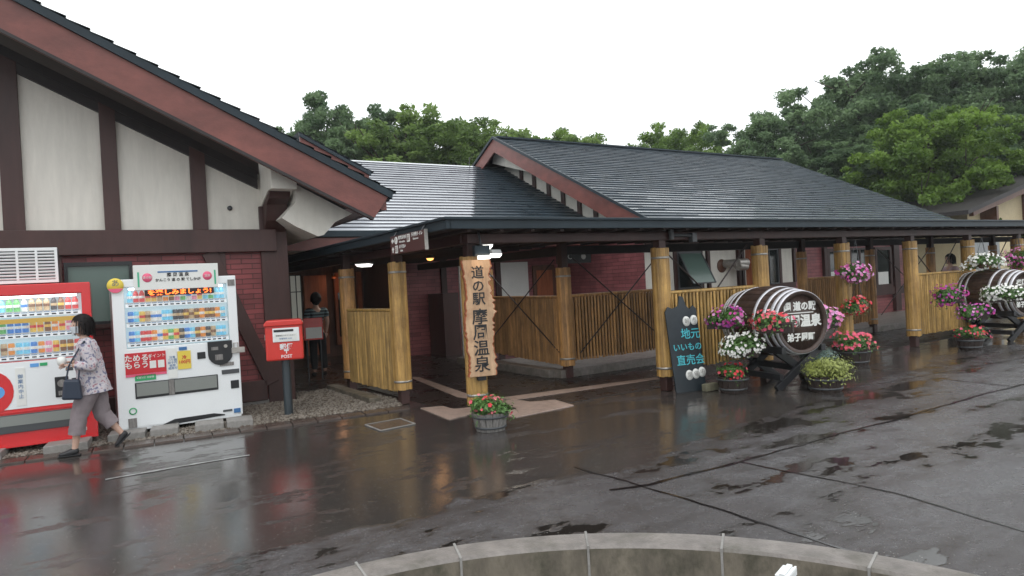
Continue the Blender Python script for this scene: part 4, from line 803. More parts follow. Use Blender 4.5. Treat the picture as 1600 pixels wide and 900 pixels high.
# louvred box on top
t = thing('louvred_unit', 'white louvred grille unit standing on top of the red vending machine', 'air conditioner', (-0.80, 9.50, 1.895), ang)
MB().box(0, 0.585, 0.03, 0.35, 0, 0.40).build('casing', 'darkgrey', t)
g = MB(); g.box(0, 0.585, 0, 0.03, 0, 0.035).box(0, 0.585, 0, 0.03, 0.365, 0.40).box(0, 0.03, 0, 0.03, 0.035, 0.365).box(0.555, 0.585, 0, 0.03, 0.035, 0.365)
for x in (0.19, 0.37): g.box(x, x+0.025, -0.002, 0.03, 0.035, 0.365)
g.build('frame', 'white', t, bevel=0.003)
g = MB()
for k in range(9): g.obox((0.29, 0.012, 0.055+k*0.036), (0.55, 0.028, 0.014), Matrix.Rotation(R(25), 3, 'X'))
g.build('louvre', 'white', t)

# ------------------------------------------------------------------ post box
t = thing('post_box', 'red post box on a dark grey pole beside the maroon wall', 'post box', (2.25, 9.35, 0.003), R(-16))
MB().tube([(0, 0, 0), (0, 0, 0.80)], 0.055, 20).build('pole', mat('pole_paint', (0.035, 0.047, 0.055), 0.35), t)
b_ = MB(); pr = [(-0.235, 0.75), (0.235, 0.75), (0.235, 1.235), (0.205, 1.27), (-0.205, 1.27), (-0.235, 1.235)]
b_.prismY(pr, -0.14, 0.17); b_.build('body', 'postred', t, bevel=0.022)
MB().prismY([(-0.245, 1.20), (0.245, 1.20), (0.245, 1.235), (0.21, 1.28), (-0.21, 1.28), (-0.245, 1.235)], -0.165, 0.18).build('hood', 'postred', t, bevel=0.015)
p = MB().box(-0.14, 0.19, -0.152, -0.138, 0.995, 1.175).build('plate', 'white', t, bevel=0.003); MB().box(-0.125, 0.12, -0.156, -0.1525, 1.125, 1.155).build('slot', 'black', p); MB().box(-0.12, 0.165, -0.155, -0.1525, 1.01, 1.10).build('notice', 'paper', p)
text('郵便物を入れてください', 0.022, 'darkgrey', 'lettering', p, (0.02, -0.157, 1.075), depth=0.0005); text('取集時刻 10:30', 0.024, 'bluep', 'lettering', p, (0.02, -0.157, 1.035), depth=0.0005)
text('郵便', 0.082, 'white', 'lettering', t, (0.02, -0.142, 0.925), depth=0.002, bold=0.002); text('〒', 0.08, 'white', 'lettering', t, (0.02, -0.142, 0.865), depth=0.002, bold=0.003); text('POST', 0.058, 'white', 'lettering', t, (0.02, -0.142, 0.80), depth=0.002, bold=0.0012)
MB().tube([(-0.236, 0.0, 1.07), (-0.25, 0.0, 1.07)], 0.024, 14).box(-0.25, -0.235, -0.012, 0.012, 1.02, 1.06).build('lock', 'steel', t)
# red notice box in the passage
t = thing('leaflet_box', 'small red notice box on legs in the dark passage by the lattice window', 'notice box', (3.55, 12.6, 0.0), R(-15))
MB().tube([(-0.12, 0.05, 0), (-0.12, 0.05, 0.8)], 0.015, 6).tube([(0.12, 0.05, 0), (0.12, 0.05, 0.8)], 0.015, 6).build('legs', 'darkgrey', t)
MB().box(-0.17, 0.17, 0, 0.1, 0.76, 1.16).build('box', 'postred', t, bevel=0.006); MB().box(-0.13, 0.15, -0.006, -0.001, 0.79, 0.99).build('notice', 'paper', t)
# little white fitting at the bottom edge
t = thing('garden_light', 'white ribbed plastic top of a low light inside the round kerb', 'garden light', (2.54, 1.94, 0.0), R(20))
MB().tube([(0, 0, -0.05), (0, 0, 0.25)], 0.03, 12).build('stem', 'darkgrey', t)
MB().box(-0.06, 0.06, -0.03, 0.03, 0.25, 0.283).box(-0.06, 0.06, -0.012, 0.012, 0.283, 0.292).box(-0.06, 0.06, -0.030, -0.020, 0.283, 0.289).build('cap', 'white', t, bevel=0.003)
# ------------------------------------------------------------------ barrels
def barrel(label, loc, yaw, full=True):
    t = thing('barrel', label, 'barrel', loc, yaw, 'big wine barrels on dark cradles')
    L = 1.20; rot = Matrix.Rotation(R(-90), 3, 'X')      # axis along +Y, face at y=0
    def rad(y): return 0.415 + 0.075*math.sin(math.pi*y/L)
    g = MB(); n = 28
    for k in range(n):           # separate staves with fine joints
        a0 = 2*math.pi*(k+0.03)/n; a1 = 2*math.pi*(k+0.97)/n; vs = []; q = 13
        for i in range(q):
            y = L*i/(q-1); r = rad(y)
            for a, rr in ((a0, r-0.004), (a0+0.01, r), (a1-0.01, r), (a1, r-0.004)): vs.append((rr*math.cos(a), y, rr*math.sin(a)))
        fs = [(i*4+j, i*4+j+1, (i+1)*4+j+1, (i+1)*4+j) for i in range(q-1) for j in range(3)]
        g.add(vs, fs, True)
    g.lathe([(0.395, 0.01), (0.395, L-0.01)], 40, rot=Matrix.Rotation(R(-90), 3, 'X')) if False else None
    g.lathe([(rad(0)-0.004, 0), (0.37, 0), (0.37, 0.05)], 48, rot=rot); g.lathe([(rad(L)-0.004, L), (0.37, L), (0.37, L-0.05)], 48, rot=rot)
    for i in range(12):
        y0 = L*i/12; y1 = L*(i+1)/12; g.lathe([(rad(y0)-0.007, y0), (rad(y1)-0.007, y1)], 48, rot=rot)
    g.build('staves', 'stave', t)
    h = MB(); h.lathe([(0.0, 0.045), (0.37, 0.045), (0.37, 0.07), (0, 0.07)], 48, rot=rot)
    for k in range(-3, 4):
        x = k*0.105; z = math.sqrt(0.368**2-x*x); h.box(x-0.001, x+0.001, 0.0435, 0.046, -z, z)
    hd = h.build('barrel_head', 'stave', t); MB().lathe([(0, L-0.05), (0.37, L-0.05)], 48, rot=rot).build('rear_head', 'stave', t)
    for y, w in ((0.005, 0.05), (0.085, 0.05), (0.20, 0.045), (0.37, 0.045), (0.85, 0.045), (0.99, 0.05), (1.08, 0.05), (1.15, 0.045)):
        MB().lathe([(rad(y)-0.003, y), (rad(y)+0.0045, y), (rad(y+w)+0.0045, y+w), (rad(y+w)-0.003, y+w)], 56, rot=rot).build('hoop', 'hoop', t)
    if full:
        text('国 道の駅', 0.125, 'paper', 'lettering', hd, (0.0, 0.043, 0.205), depth=0.002, bold=0.0045); MB().box(-0.22, 0.22, 0.0405, 0.0435, 0.118, 0.130).build('underline', 'paper', hd)
    else: text('摩周湖', 0.13, 'paper', 'lettering', hd, (0.0, 0.043, 0.205), depth=0.002, bold=0.0045)
    text('摩周温泉', 0.172, 'paper', 'lettering', hd, (0.0, 0.043, 0.005), depth=0.002, bold=0.0065, ry=0)
    text('弟子屈町', 0.115, 'paper', 'lettering', hd, (0.0, 0.043, -0.205), depth=0.002, bold=0.0040)
    hd.children[-1].scale = (1, 1.0, 1)
    # cradle
    zb = -loc[2]+0.005
    for y in (0.12, 0.98):
        for sg in (-1, 1): MB().bar((0.40*sg, y+0.03*sg, zb), (-0.33*sg, y+0.03*sg, -0.37), 0.10, 0.055, (0, 1, 0)).build('cross_leg', 'char', t, bevel=0.005)
    for b4 in ((-0.36, -0.29, 0.0, 1.2, -0.40, -0.31), (0.29, 0.36, 0.0, 1.2, -0.40, -0.31), (-0.03, 0.06, 0.1, 1.1, -0.66, -0.58), (-0.37, -0.31, 0.05, 1.1, zb+0.12, zb+0.2)): MB().box(*b4).build('rail', 'char', t, bevel=0.005)
    return t
barrel('dark oak barrel with silver hoops beside the chalkboard, white writing on its face', (8.07, 5.70, 0.875), R(-13))
barrel('dark oak barrel at the right edge, half hidden behind white petunias', (15.05, 5.85, 0.88), R(-13), False)

# ------------------------------------------------------------------ flowers
def leafmat(name, c, c2=None):
    m = mat(name, c, 0.5, var=0.45, vscale=25); b = m.node_tree.nodes['Principled BSDF']; b.inputs['Subsurface Weight'].default_value = 0.0
    return m
M['leaf'] = leafmat('flower_leaves', (0.07, 0.16, 0.03)); M['leafdark'] = leafmat('dark_flower_leaves', (0.035, 0.085, 0.02)); M['leaflime'] = leafmat('lime_leaves', (0.26, 0.30, 0.07)); M['leafsilver'] = leafmat('silver_leaves', (0.17, 0.25, 0.22))
FL = {'magenta': (0.52, 0.05, 0.30), 'pink': (0.72, 0.22, 0.45), 'lilac': (0.66, 0.30, 0.55), 'red': (0.60, 0.03, 0.045), 'coral': (0.70, 0.10, 0.14), 'white': (0.80, 0.80, 0.76), 'salmon': (0.72, 0.20, 0.22), 'rose': (0.70, 0.10, 0.20), 'purple': (0.40, 0.06, 0.38)}
for k, c in FL.items(): M['f_'+k] = mat('petal_'+k, c, 0.6, var=0.25, vscale=30)
M['f_eye'] = mat('petal_eye', (0.75, 0.7, 0.5), 0.6)
def flower(g, c, n, r, rnd):
    n = n.normalized(); a = n.orthogonal().normalized(); b = n.cross(a); ph = rnd.uniform(0, 6.28); vs = [c + n*r*0.05]; k = 10
    for i in range(k):
        t = ph + 2*math.pi*i/k; rr = r*(1.0 if i % 2 == 0 else 0.72)*rnd.uniform(0.85, 1.1)
        vs.append(c + (a*math.cos(t)+b*math.sin(t))*rr + n*r*(0.30 if i % 2 == 0 else 0.18))
    g.add(vs, [(0, i+1, (i+1) % k+1) for i in range(k)])
def leaf(g, c, n, s, rnd):
    n = n.normalized(); a = n.orthogonal().normalized(); b = n.cross(a); t = rnd.uniform(0, 6.28); u = a*math.cos(t)+b*math.sin(t); v = n.cross(u)
    g.add([c-u*s, c+v*s*0.42+n*s*0.1, c+u*s, c-v*s*0.42+n*s*0.1], [(0, 1, 2, 3)])
def flowers(t, c, rad, nf, nl, cols, lm='leaf', fr=0.033, seed=0, droop=0.25, zmin=-0.6, ls=0.035, par=None):
    """a loose mound of petunias: foliage through the volume, blossoms at the outside, uneven outline"""
    rnd = random.Random(seed); c = Vector(c); par = par or t
    lobes = [(Vector((rnd.uniform(-.6, .6), rnd.uniform(-.6, .6), rnd.uniform(-.4, .5))), rnd.uniform(0.35, 0.62)) for _ in range(7)] + [(Vector((0, 0, 0)), 0.72)]
    def pt(shell):
        while True:
            lc, lr = rnd.choice(lobes); d = Vector((rnd.gauss(0, 1), rnd.gauss(0, 1), rnd.gauss(0, 1))).normalized()
            s = lr*(1 if shell else rnd.random()**0.4); p = lc + d*s
            if p.z < zmin: continue
            if shell and any((p-l2).length < r2*0.9 for l2, r2 in lobes): continue
            p.z -= droop*max(0, p.xy.length-0.5)**1.5
            return Vector((p.x*rad[0], p.y*rad[1], p.z*rad[2])), d
    g = MB()
    ls *= 0.62; fr *= 0.84
    for _ in range(int(nl*2.3)): p, d = pt(False); leaf(g, c+p, d+Vector((0, 0, 0.5)), ls*rnd.uniform(0.6, 1.3), rnd)
    for _ in range(nl//6):
        p, d = pt(True); q = p + d*rnd.uniform(0.02, 0.06)+Vector((0, 0, rnd.uniform(-0.07, 0.04))); leaf(g, c+q, d+Vector((0, 0, 0.5)), ls, rnd)
    g.build('leaves', lm, par, fixn=False)
    if nf:
        gs = {k: MB() for k in cols}
        for _ in range(int(nf*1.45)):
            p, d = pt(True)
            if rnd.random() < 0.5 and (math.sin(p.x*23+seed)+math.sin(p.y*19+p.z*31)) < -0.35: continue
            dd = (d + Vector((-0.45, -0.55, 0.25))).normalized(); k = rnd.choice(cols); flower(gs[k], c+p+d*rnd.uniform(0.0, 0.035), dd, fr*rnd.uniform(0.5, 1.12), rnd)
        for k in gs:
            if gs[k].f: gs[k].build('blossoms', 'f_'+k, par, fixn=False)
def tub(t, r, h, m, c=(0, 0, 0), staves=16, hoop='darkgrey', top=1.12):
    g = MB()
    for k in range(staves):
        a0 = 2*math.pi*(k+0.04)/staves; a1 = 2*math.pi*(k+0.96)/staves; dz = random.uniform(-0.004, 0.004); vs = []
        for (rr, z) in ((r*0.86, 0.0), (r*top, h+dz), (r*top-0.02, h+dz), (r*0.86-0.02, 0.0)):
            for a in (a0, a1): vs.append((c[0]+rr*math.cos(a), c[1]+rr*math.sin(a), c[2]+z))
        g.add(vs, [(0, 1, 3, 2), (2, 3, 5, 4), (4, 5, 7, 6), (0, 2, 4, 6), (1, 3, 5, 7), (0, 1, 7, 6)])
    o = g.build('tub_staves', m, t)
    MB().lathe([(0, h*0.88), (r*1.06, h*0.88)], 20, c).lathe([(0, 0.01), (r*0.84, 0.01)], 20, c).build('soil', 'soil', t)
    for z in (0.22, 0.80):
        rr = r*(0.86+(top-0.86)*z)+0.003; MB().lathe([(rr, h*z-0.012), (rr+0.004, h*z-0.012), (rr+0.005, h*z+0.012), (rr, h*z+0.012)], 28, c).build('hoop', hoop, t)
FG = 'flower tubs and baskets along the walkway'
t = thing('flower_tub', 'grey staved tub with red blossoms at the foot of the carved sign post', 'flower tub', (3.74, 6.58, 0.003), group=FG)
tub(t, 0.185, 0.20, 'pot_grey'); flowers(t, (0, 0, 0.25), (0.22, 0.22, 0.13), 26, 900, ['coral', 'red', 'salmon'], seed=1, fr=0.03, ls=0.04)
g = MB(); rnd = random.Random(3)
for _ in range(160):
    a = rnd.uniform(0, 6.28); r = rnd.uniform(0.02, 0.17); b_ = Vector((r*math.cos(a), r*math.sin(a), 0.22)); e = b_+Vector((rnd.uniform(-.07, .07), rnd.uniform(-.07, .07), rnd.uniform(0.10, 0.22))); w = Vector((0.004, 0.003, 0)); g.add([b_-w, b_+w, e], [(0, 1, 2)])
g.build('grass_blades', 'leaf', t, fixn=False)
t = thing('flower_tub', 'small dark tub with red blossoms, in front of the barrel and right of the chalkboard', 'flower tub', (7.26, 6.22, 0.003), group=FG)
tub(t, 0.19, 0.22, 'pot_dark'); flowers(t, (0, 0, 0.28), (0.22, 0.22, 0.11), 36, 800, ['red', 'coral'], seed=2, fr=0.032)
t = thing('flower_tub', 'dark tub of lime green leaves without blossoms, right of the barrel cradle', 'flower tub', (8.05, 5.40, 0.003), group=FG)
tub(t, 0.22, 0.20, 'pot_dark'); flowers(t, (0, 0, 0.28), (0.36, 0.30, 0.17), 0, 2600, ['white'], 'leaflime', seed=3, ls=0.028)
tag(thing('silver_plant', 'silvery blue-green bushy plant behind the lime green tub', 'plant', (8.62, 5.95, 0.003)), None)
t = [o for o in bpy.data.objects if o.name == 'silver_plant'][0]; tub(t, 0.2, 0.16, 'pot_dark'); flowers(t, (0, 0, 0.34), (0.27, 0.27, 0.22), 0, 2400, ['white'], 'leafsilver', seed=4, ls=0.022)
t = thing('flower_tub', 'dark wooden tub with coral red petunias below the hanging baskets', 'flower tub', (10.42, 6.50, 0.003), R(10), group=FG)
tub(t, 0.27, 0.27, 'pot_dark'); flowers(t, (0, 0, 0.36), (0.34, 0.34, 0.16), 95, 1200, ['coral', 'rose', 'coral'], seed=5, fr=0.04)
def box_planter(t, w, d, h, m='pot_dark', z=0): MB().prismX([(-d/2*0.8, z), (d/2*0.8, z), (d/2, z+h), (-d/2, z+h)], -w/2, w/2).build('planter_box', m, t, bevel=0.006); MB().box(-w/2+0.01, w/2-0.01, -d/2+0.012, d/2-0.012, z+h, z+h+0.004).build('soil', 'soil', t)
def hanging(label, loc, rad, nf, cols, seed, rz=0, chain=0.0, pot=0.13, fr=0.033, nl=900, kind='bowl', lm='leaf', w=0.5):
    t = thing('hanging_flowers', label, 'hanging flowers', loc, rz, FG)
    if kind == 'bowl':
        MB().lathe([(0, -0.12), (pot*0.6, -0.10), (pot, -0.02), (pot*1.05, 0.02), (pot, 0.02), (0, 0.0)], 20).build('bowl', 'terra', t)
        if chain:
            for k in range(3):
                a = 2.1*k; MB().tube([(pot*math.cos(a), pot*math.sin(a), 0), (0, 0, chain)], 0.004, 5).build('chain', 'darkgrey', t)
    else: box_planter(t, w*0.72, 0.16, 0.13, z=-0.13)
    flowers(t, (0, 0, 0.02), (rad[0]*1.0, rad[1]*1.0, rad[2]*1.05), int(nf*1.25), nl, cols, lm, seed=seed, fr=fr, droop=0.55, zmin=-0.95)
    return t
hanging('basket of pink and lilac petunias hanging from the post between the barrels', (11.0, 6.70, 1.45), (0.36, 0.30, 0.17), 150, ['lilac', 'pink', 'lilac', 'magenta'], 11, chain=0.55)
hanging('small brown bowl with red blossoms hanging below the pink basket', (10.98, 6.68, 0.92), (0.27, 0.22, 0.15), 70, ['red', 'red', 'salmon'], 12, chain=0.45, pot=0.14)
t = hanging('pale pink petunias in a box on the right side of the nearer barrel', (8.78, 5.86, 0.86), (0.30, 0.2, 0.16), 90, ['pink', 'lilac', 'pink'], 13, kind='box', rz=R(-13), fr=0.042)
MB().tube([(-0.2, 0, -0.08), (-0.36, 0, -0.12)], 0.012, 6).build('bracket', 'darkgrey', t)
t = hanging('red and pink petunias in a box hung on the left front of the nearer barrel', (7.42, 5.62, 0.92), (0.30, 0.17, 0.13), 80, ['coral', 'red', 'rose', 'salmon'], 14, kind='box', rz=R(-60), w=0.55)
hanging('purple and magenta petunias hung on the left of the nearer barrel, beside the chalkboard', (7.32, 6.42, 0.96), (0.30, 0.22, 0.17), 110, ['magenta', 'purple', 'lilac', 'magenta'], 15, kind='box', rz=R(-60), fr=0.034)
t = hanging('round mass of white blossoms hung low left of the nearer barrel', (7.30, 6.05, 0.60), (0.29, 0.24, 0.17), 150, ['white'], 16, kind='box', rz=R(-60), fr=0.030)
hanging('basket of white petunias hanging above the farther barrel', (14.90, 6.50, 1.50), (0.36, 0.30, 0.16), 150, ['white'], 17, chain=0.5, fr=0.034)
hanging('magenta petunias hung on the left rear of the farther barrel', (13.30, 6.35, 0.94), (0.32, 0.22, 0.17), 100, ['magenta', 'purple', 'magenta'], 18, kind='box', rz=R(-60))
hanging('magenta and lilac petunias low in front of the farther barrel', (13.45, 6.0, 0.64), (0.34, 0.24, 0.14), 105, ['magenta', 'lilac', 'purple'], 19, kind='box', rz=R(-60))
hanging('wide mass of white petunias in front of the farther barrel', (13.95, 5.72, 0.92), (0.44, 0.26, 0.15), 170, ['white'], 20, kind='box', rz=R(-50), w=0.8)
hanging('pink petunias hanging from the last post at the right photo edge', (16.98, 6.72, 1.50), (0.36, 0.30, 0.24), 110, ['pink', 'magenta', 'lilac'], 21, chain=0.55)
t = thing('flower_tub', 'low dark tub with red and rose blossoms below the farther barrel', 'flower tub', (13.25, 6.05, 0.003), group=FG)
tub(t, 0.20, 0.2, 'pot_dark'); flowers(t, (0, 0, 0.27), (0.24, 0.24, 0.13), 50, 800, ['rose', 'red', 'coral'], seed=22)
t = thing('flower_tub', 'tub with red blossoms at the right photo edge, below the farther barrel face', 'flower tub', (14.75, 5.55, 0.003), group=FG)
tub(t, 0.20, 0.22, 'pot_dark'); flowers(t, (0, 0, 0.32), (0.26, 0.26, 0.18), 45, 900, ['red', 'coral'], seed=23)
# ------------------------------------------------------------------ people
M['skin'] = mat('skin', (0.54, 0.345, 0.265), 0.5, var=0.06); M['hair'] = mat('black_hair', (0.011, 0.008, 0.008), 0.62, var=0.3, vscale=40, stretch=(4, 4, 0.6), bump=0.6, spec=0.25)
M['mask'] = mat('white_mask', (0.62, 0.66, 0.70), 0.7); M['trouser'] = mat('grey_trousers', (0.22, 0.185, 0.195), 0.8, var=0.12, vscale=14, bump=1.0, bscale=9, stretch=(1, 1, 0.6))
M['navy'] = mat('navy_bag', (0.018, 0.028, 0.05), 0.45); M['shoe'] = mat('black_shoe', (0.015, 0.015, 0.017), 0.45)
def blouse():
    m = mat('patterned_blouse', (0.42, 0.40, 0.44), 0.8); nt = m.node_tree; N = nt.nodes; L = nt.links; tc = N.new('ShaderNodeTexCoord')
    n = N.new('ShaderNodeTexNoise'); n.inputs['Scale'].default_value = 26; n.inputs['Detail'].default_value = 3; L.new(tc.outputs['Object'], n.inputs['Vector'])
    r = N.new('ShaderNodeValToRGB'); L.new(n.outputs[0], r.inputs[0]); e = r.color_ramp.elements; e[0].position = 0.38; e[0].color = (0.16, 0.16, 0.24, 1); e[1].position = 0.64; e[1].color = (0.34, 0.18, 0.22, 1)
    q = e.new(0.46); q.color = (0.50, 0.47, 0.50, 1); q = e.new(0.58); q.color = (0.52, 0.47, 0.49, 1); r.color_ramp.interpolation = 'LINEAR'; L.new(r.outputs[0], N['Principled BSDF'].inputs['Base Color']); return m
M['blouse'] = blouse()
def head(t, c, s, fdir=0.0, hairm='hair', mask=False, bob=True):
    """c = head centre, s = scale, faces -X before fdir rotation; hair/mask are children"""
    rot = Matrix.Rotation(fdir, 3, 'Z'); c = Vector(c)
    me = bpy.data.meshes.new('x'); bm = bmesh.new(); bmesh.ops.create_uvsphere(bm, u_segments=32, v_segments=24, radius=1.0)
    for v in bm.verts:
        x, y, z = v.co; x *= 0.098; y *= 0.076; z *= 0.118
        if z < 0: k = 1+z*3.2; y *= k; x = x*k - 0.018*(-z/0.118)
        f = -x/0.098
        if f > 0.3:
            w = math.exp(-(y/0.012)**2)
            x -= 0.020*w*math.exp(-((z+0.012)/0.020)**2)          # nose
            x += 0.010*math.exp(-((z-0.018)/0.012)**2)*math.exp(-((abs(y)-0.030)/0.014)**2)    # eye sockets
            x -= 0.006*math.exp(-((z+0.052)/0.010)**2)*math.exp(-(y/0.022)**2)   # lips
        v.co = (x, y, z)
    for v in bm.verts: v.co = rot @ (v.co*s) + c
    bm.to_mesh(me); bm.free(); me.materials.append(M['skin']); me.polygons.foreach_set('use_smooth', [True]*len(me.polygons))
    ho = bpy.data.objects.new('head_tmp', me); COL.objects.link(ho)
    # eyes, ears as children parts
    g = MB()
    for sgn in (-1, 1): g.lathe([(0.009, 0), (0.006, 0.003), (0, 0.004)], 10, c + rot @ Vector((-0.085*s, sgn*0.030*s, 0.018*s)), rot @ Matrix.Rotation(R(-90), 3, 'Y'))
    e = g.build('eyes', 'black', t)
    hb = bmesh.new(); bmesh.ops.create_uvsphere(hb, u_segments=36, v_segments=26, radius=1.0); rnd = random.Random(5)
    for v in hb.verts:
        x, y, z = v.co; ang = math.atan2(y, -x); k = max(0.0, -z)
        rr = 1.0 + 0.030*math.sin(ang*17+z*2)+0.022*math.sin(ang*31+z*5)+0.02*math.sin(z*9+ang*3)
        back = 0.5-0.5*math.cos(ang)                      # 0 at the face, 1 at the nape
        X = x*0.112*rr+0.016+0.012*back; Y = y*0.094*rr; Z = z*0.134
        if bob and z < 0:
            s2 = max(0.25, math.sqrt(max(1e-4, 1-z*z))); X = x/s2*0.112*rr*(1-0.22*k*k)+0.016+0.012*back; Y = y/s2*0.094*rr*(1-0.18*k*k); Z = -k*(0.095+0.035*back)+0.006*math.sin(ang*23)*k
            if k > 0.96: X *= 0.6; Y *= 0.6
        if abs(ang) < 1.25 and Z < 0.050: X = max(X, -0.050+0.085*min(1, (0.05-Z)/0.035))          # open in front of the face
        v.co = rot @ (Vector((X, Y, Z+0.014))*s) + c
    # loose locks laid over the hair mass
    rl = random.Random(11)
    for k in range(230):
        ang = rl.uniform(1.25, 2*math.pi-1.25) if rl.random() < 0.82 else rl.uniform(-1.25, 1.25); back = 0.5-0.5*math.cos(ang); front = abs(math.atan2(math.sin(ang), math.cos(ang))) < 0.75
        z1 = 0.035 if front else (-(0.10+0.035*back)+rl.uniform(-0.02, 0.012) if bob else -0.06); pp = []; n_ = 7; da = rl.uniform(-0.25, 0.25); lift = rl.uniform(1.01, 1.09)
        for i in range(n_):
            f = i/(n_-1); z = 0.128-(0.128-z1)*f; zz = max(-1, min(1, z/0.134)); rad_ = math.sqrt(max(0.03, 1-zz*zz)) if zz > 0 else 1.0; a = ang+da*f
            pp.append(rot @ (Vector((-math.cos(a)*0.112*rad_*lift+0.016+0.012*back, math.sin(a)*0.094*rad_*lift, z+0.014))*s) + c)
        for i in range(n_-1):
            w = 0.006*s*(1-0.7*i/(n_-1)); side = (pp[i+1]-pp[i]).cross(pp[i]-c).normalized()
            w2 = 0.006*s*(1-0.7*(i+1)/(n_-1)); vv = [hb.verts.new(q) for q in (pp[i]-side*w, pp[i]+side*w, pp[i+1]+side*w2, pp[i+1]-side*w2)]; hb.faces.new(vv)
    hm = bpy.data.meshes.new('hair'); hb.to_mesh(hm); hb.free(); hm.materials.append(M[hairm]); hm.polygons.foreach_set('use_smooth', [True]*len(hm.polygons))
    h = bpy.data.objects.new('hair', hm); COL.objects.link(h); h.parent = t
    if mask:
        g = MB(); vs = []; nx, nz = 9, 6
        for i in range(nx):
            a = R(-62+124*i/(nx-1))
            for j in range(nz):
                z = 0.004-0.078*j/(nz-1); k = 1+z*2.6; bulge = 0.012*math.exp(-(a/0.5)**2)*(1-abs(j-2.0)/4)
                vs.append(c + rot @ (Vector((-(0.101*k+bulge)*math.cos(a)-0.010, 0.081*k*math.sin(a), z))*s))
        g.add(vs, [(i*nz+j, (i+1)*nz+j, (i+1)*nz+j+1, i*nz+j+1) for i in range(nx-1) for j in range(nz-1)], True)
        g.build('face_mask', 'mask', t)
    return ho
def hand(c, d, s=1.0, curl=0.5, side=1):
    """small skinned hand: palm + four fingers + thumb, returns list of tmp meshes. d = finger direction, c = wrist"""
    d = Vector(d).normalized(); a = d.orthogonal().normalized(); b = d.cross(a); c = Vector(c); outs = []
    outs.append(skin('tmp', [(c, (0.026*s, 0.020*s)), (c+d*0.04*s, (0.036*s, 0.015*s)), (c+d*0.078*s, (0.036*s, 0.013*s))], [(0, 1), (1, 2)], 'skin', sub=2))
    for k, L in enumerate((0.062, 0.072, 0.067, 0.052)):
        o = b*((k-1.5)*0.019*s); p = c+d*0.07*s+o; pts = [p]; dd = d.copy()
        for j in range(3): dd = (dd + a*curl*0.5).normalized(); pts.append(pts[-1]+dd*L*s/3)
        outs.append(skin('tmp', [(q, 0.0088*s*(1-0.12*i)) for i, q in enumerate(pts)], [(0, 1), (1, 2), (2, 3)], 'skin', sub=1))
    p = c+d*0.02*s-b*0.025*s; q = p+(d*0.6-b*0.6+a*0.3)*0.04*s; outs.append(skin('tmp', [(p, 0.012*s), (q, 0.010*s), (q+(d+a*0.4)*0.026*s, 0.008*s)], [(0, 1), (1, 2)], 'skin', sub=1))
    return outs
def join(objs, name, parent):
    bm = bmesh.new(); mats = []
    me = bpy.data.meshes.new(name)
    for o in objs:
        tmp = o.data.copy(); tmp.transform(o.matrix_world if o.parent is None else Matrix.Identity(4)); idx0 = len(mats)
        bm.from_mesh(tmp)
    bm.to_mesh(me); bm.free(); me.materials.append(M['skin']); me.polygons.foreach_set('use_smooth', [True]*len(me.polygons))
    for o in objs: bpy.data.objects.remove(o)
    o = bpy.data.objects.new(name, me); COL.objects.link(o); o.parent = parent; return o

# woman walking left past the machines; root between the feet, she faces -X
t = thing('person', 'woman with black bob and white mask walking left in patterned blouse and grey trousers', 'person', (0.02, 8.84, 0.0), R(-8))
# joints (x forward is -X)
J = {'pel': (0.03, 0, 0.77), 'wai': (0.02, 0, 0.90), 'che': (0.0, 0, 1.08), 'nek': (-0.012, 0, 1.235), 'hdb': (-0.035, 0, 1.31)}
hipL, kneL, ankL = Vector((0.02, -0.075, 0.74)), Vector((-0.10, -0.075, 0.42)), Vector((-0.155, -0.07, 0.075))      # front leg (near camera)
hipR, kneR, ankR = Vector((0.04, 0.075, 0.74)), Vector((0.10, 0.075, 0.40)), Vector((0.275, 0.08, 0.165))         # rear leg, heel lifted
shL, elL, wrL = Vector((0.0, -0.155, 1.185)), Vector((0.06, -0.19, 0.965)), Vector((-0.13, -0.165, 0.98))
shR, elR, wrR = Vector((-0.005, 0.155, 1.185)), Vector((-0.03, 0.19, 0.96)), Vector((-0.17, 0.07, 1.00))
js = [(Vector(J['pel']), (0.10, 0.085)), (Vector(J['wai']), (0.095, 0.075)), (Vector(J['che']), (0.11, 0.085)), (Vector(J['nek']), 0.048), (Vector(J['hdb']), 0.045),
      (shL, 0.045), (elL, 0.036), (wrL, 0.024), (shR, 0.045), (elR, 0.036), (wrR, 0.024), (hipL, 0.07), (kneL, 0.047), ((kneL*0.6+ankL*0.4), 0.046), (ankL, 0.030), (hipR, 0.07), (kneR, 0.047), ((kneR*0.6+ankR*0.4), 0.046), (ankR, 0.030), (ankL+Vector((-0.02, 0, -0.045)), 0.030), (ankR+Vector((0.025, 0, -0.040)), 0.030)]
bd = skin('body', js, [(0, 1), (1, 2), (2, 3), (3, 4), (2, 5), (5, 6), (6, 7), (2, 8), (8, 9), (9, 10), (0, 11), (11, 12), (12, 13), (13, 14), (0, 15), (15, 16), (16, 17), (17, 18), (14, 19), (18, 20)], 'skin')
hd = head(t, (-0.045, 0, 1.385), 0.93, R(28), mask=True)
hs = hand(wrL, (-0.9, 0.25, 0.1), 0.9, 0.9) + hand(wrR, (-0.75, -0.5, 0.1), 0.9, 0.9)
join([bd, hd] + hs, 'body', t)
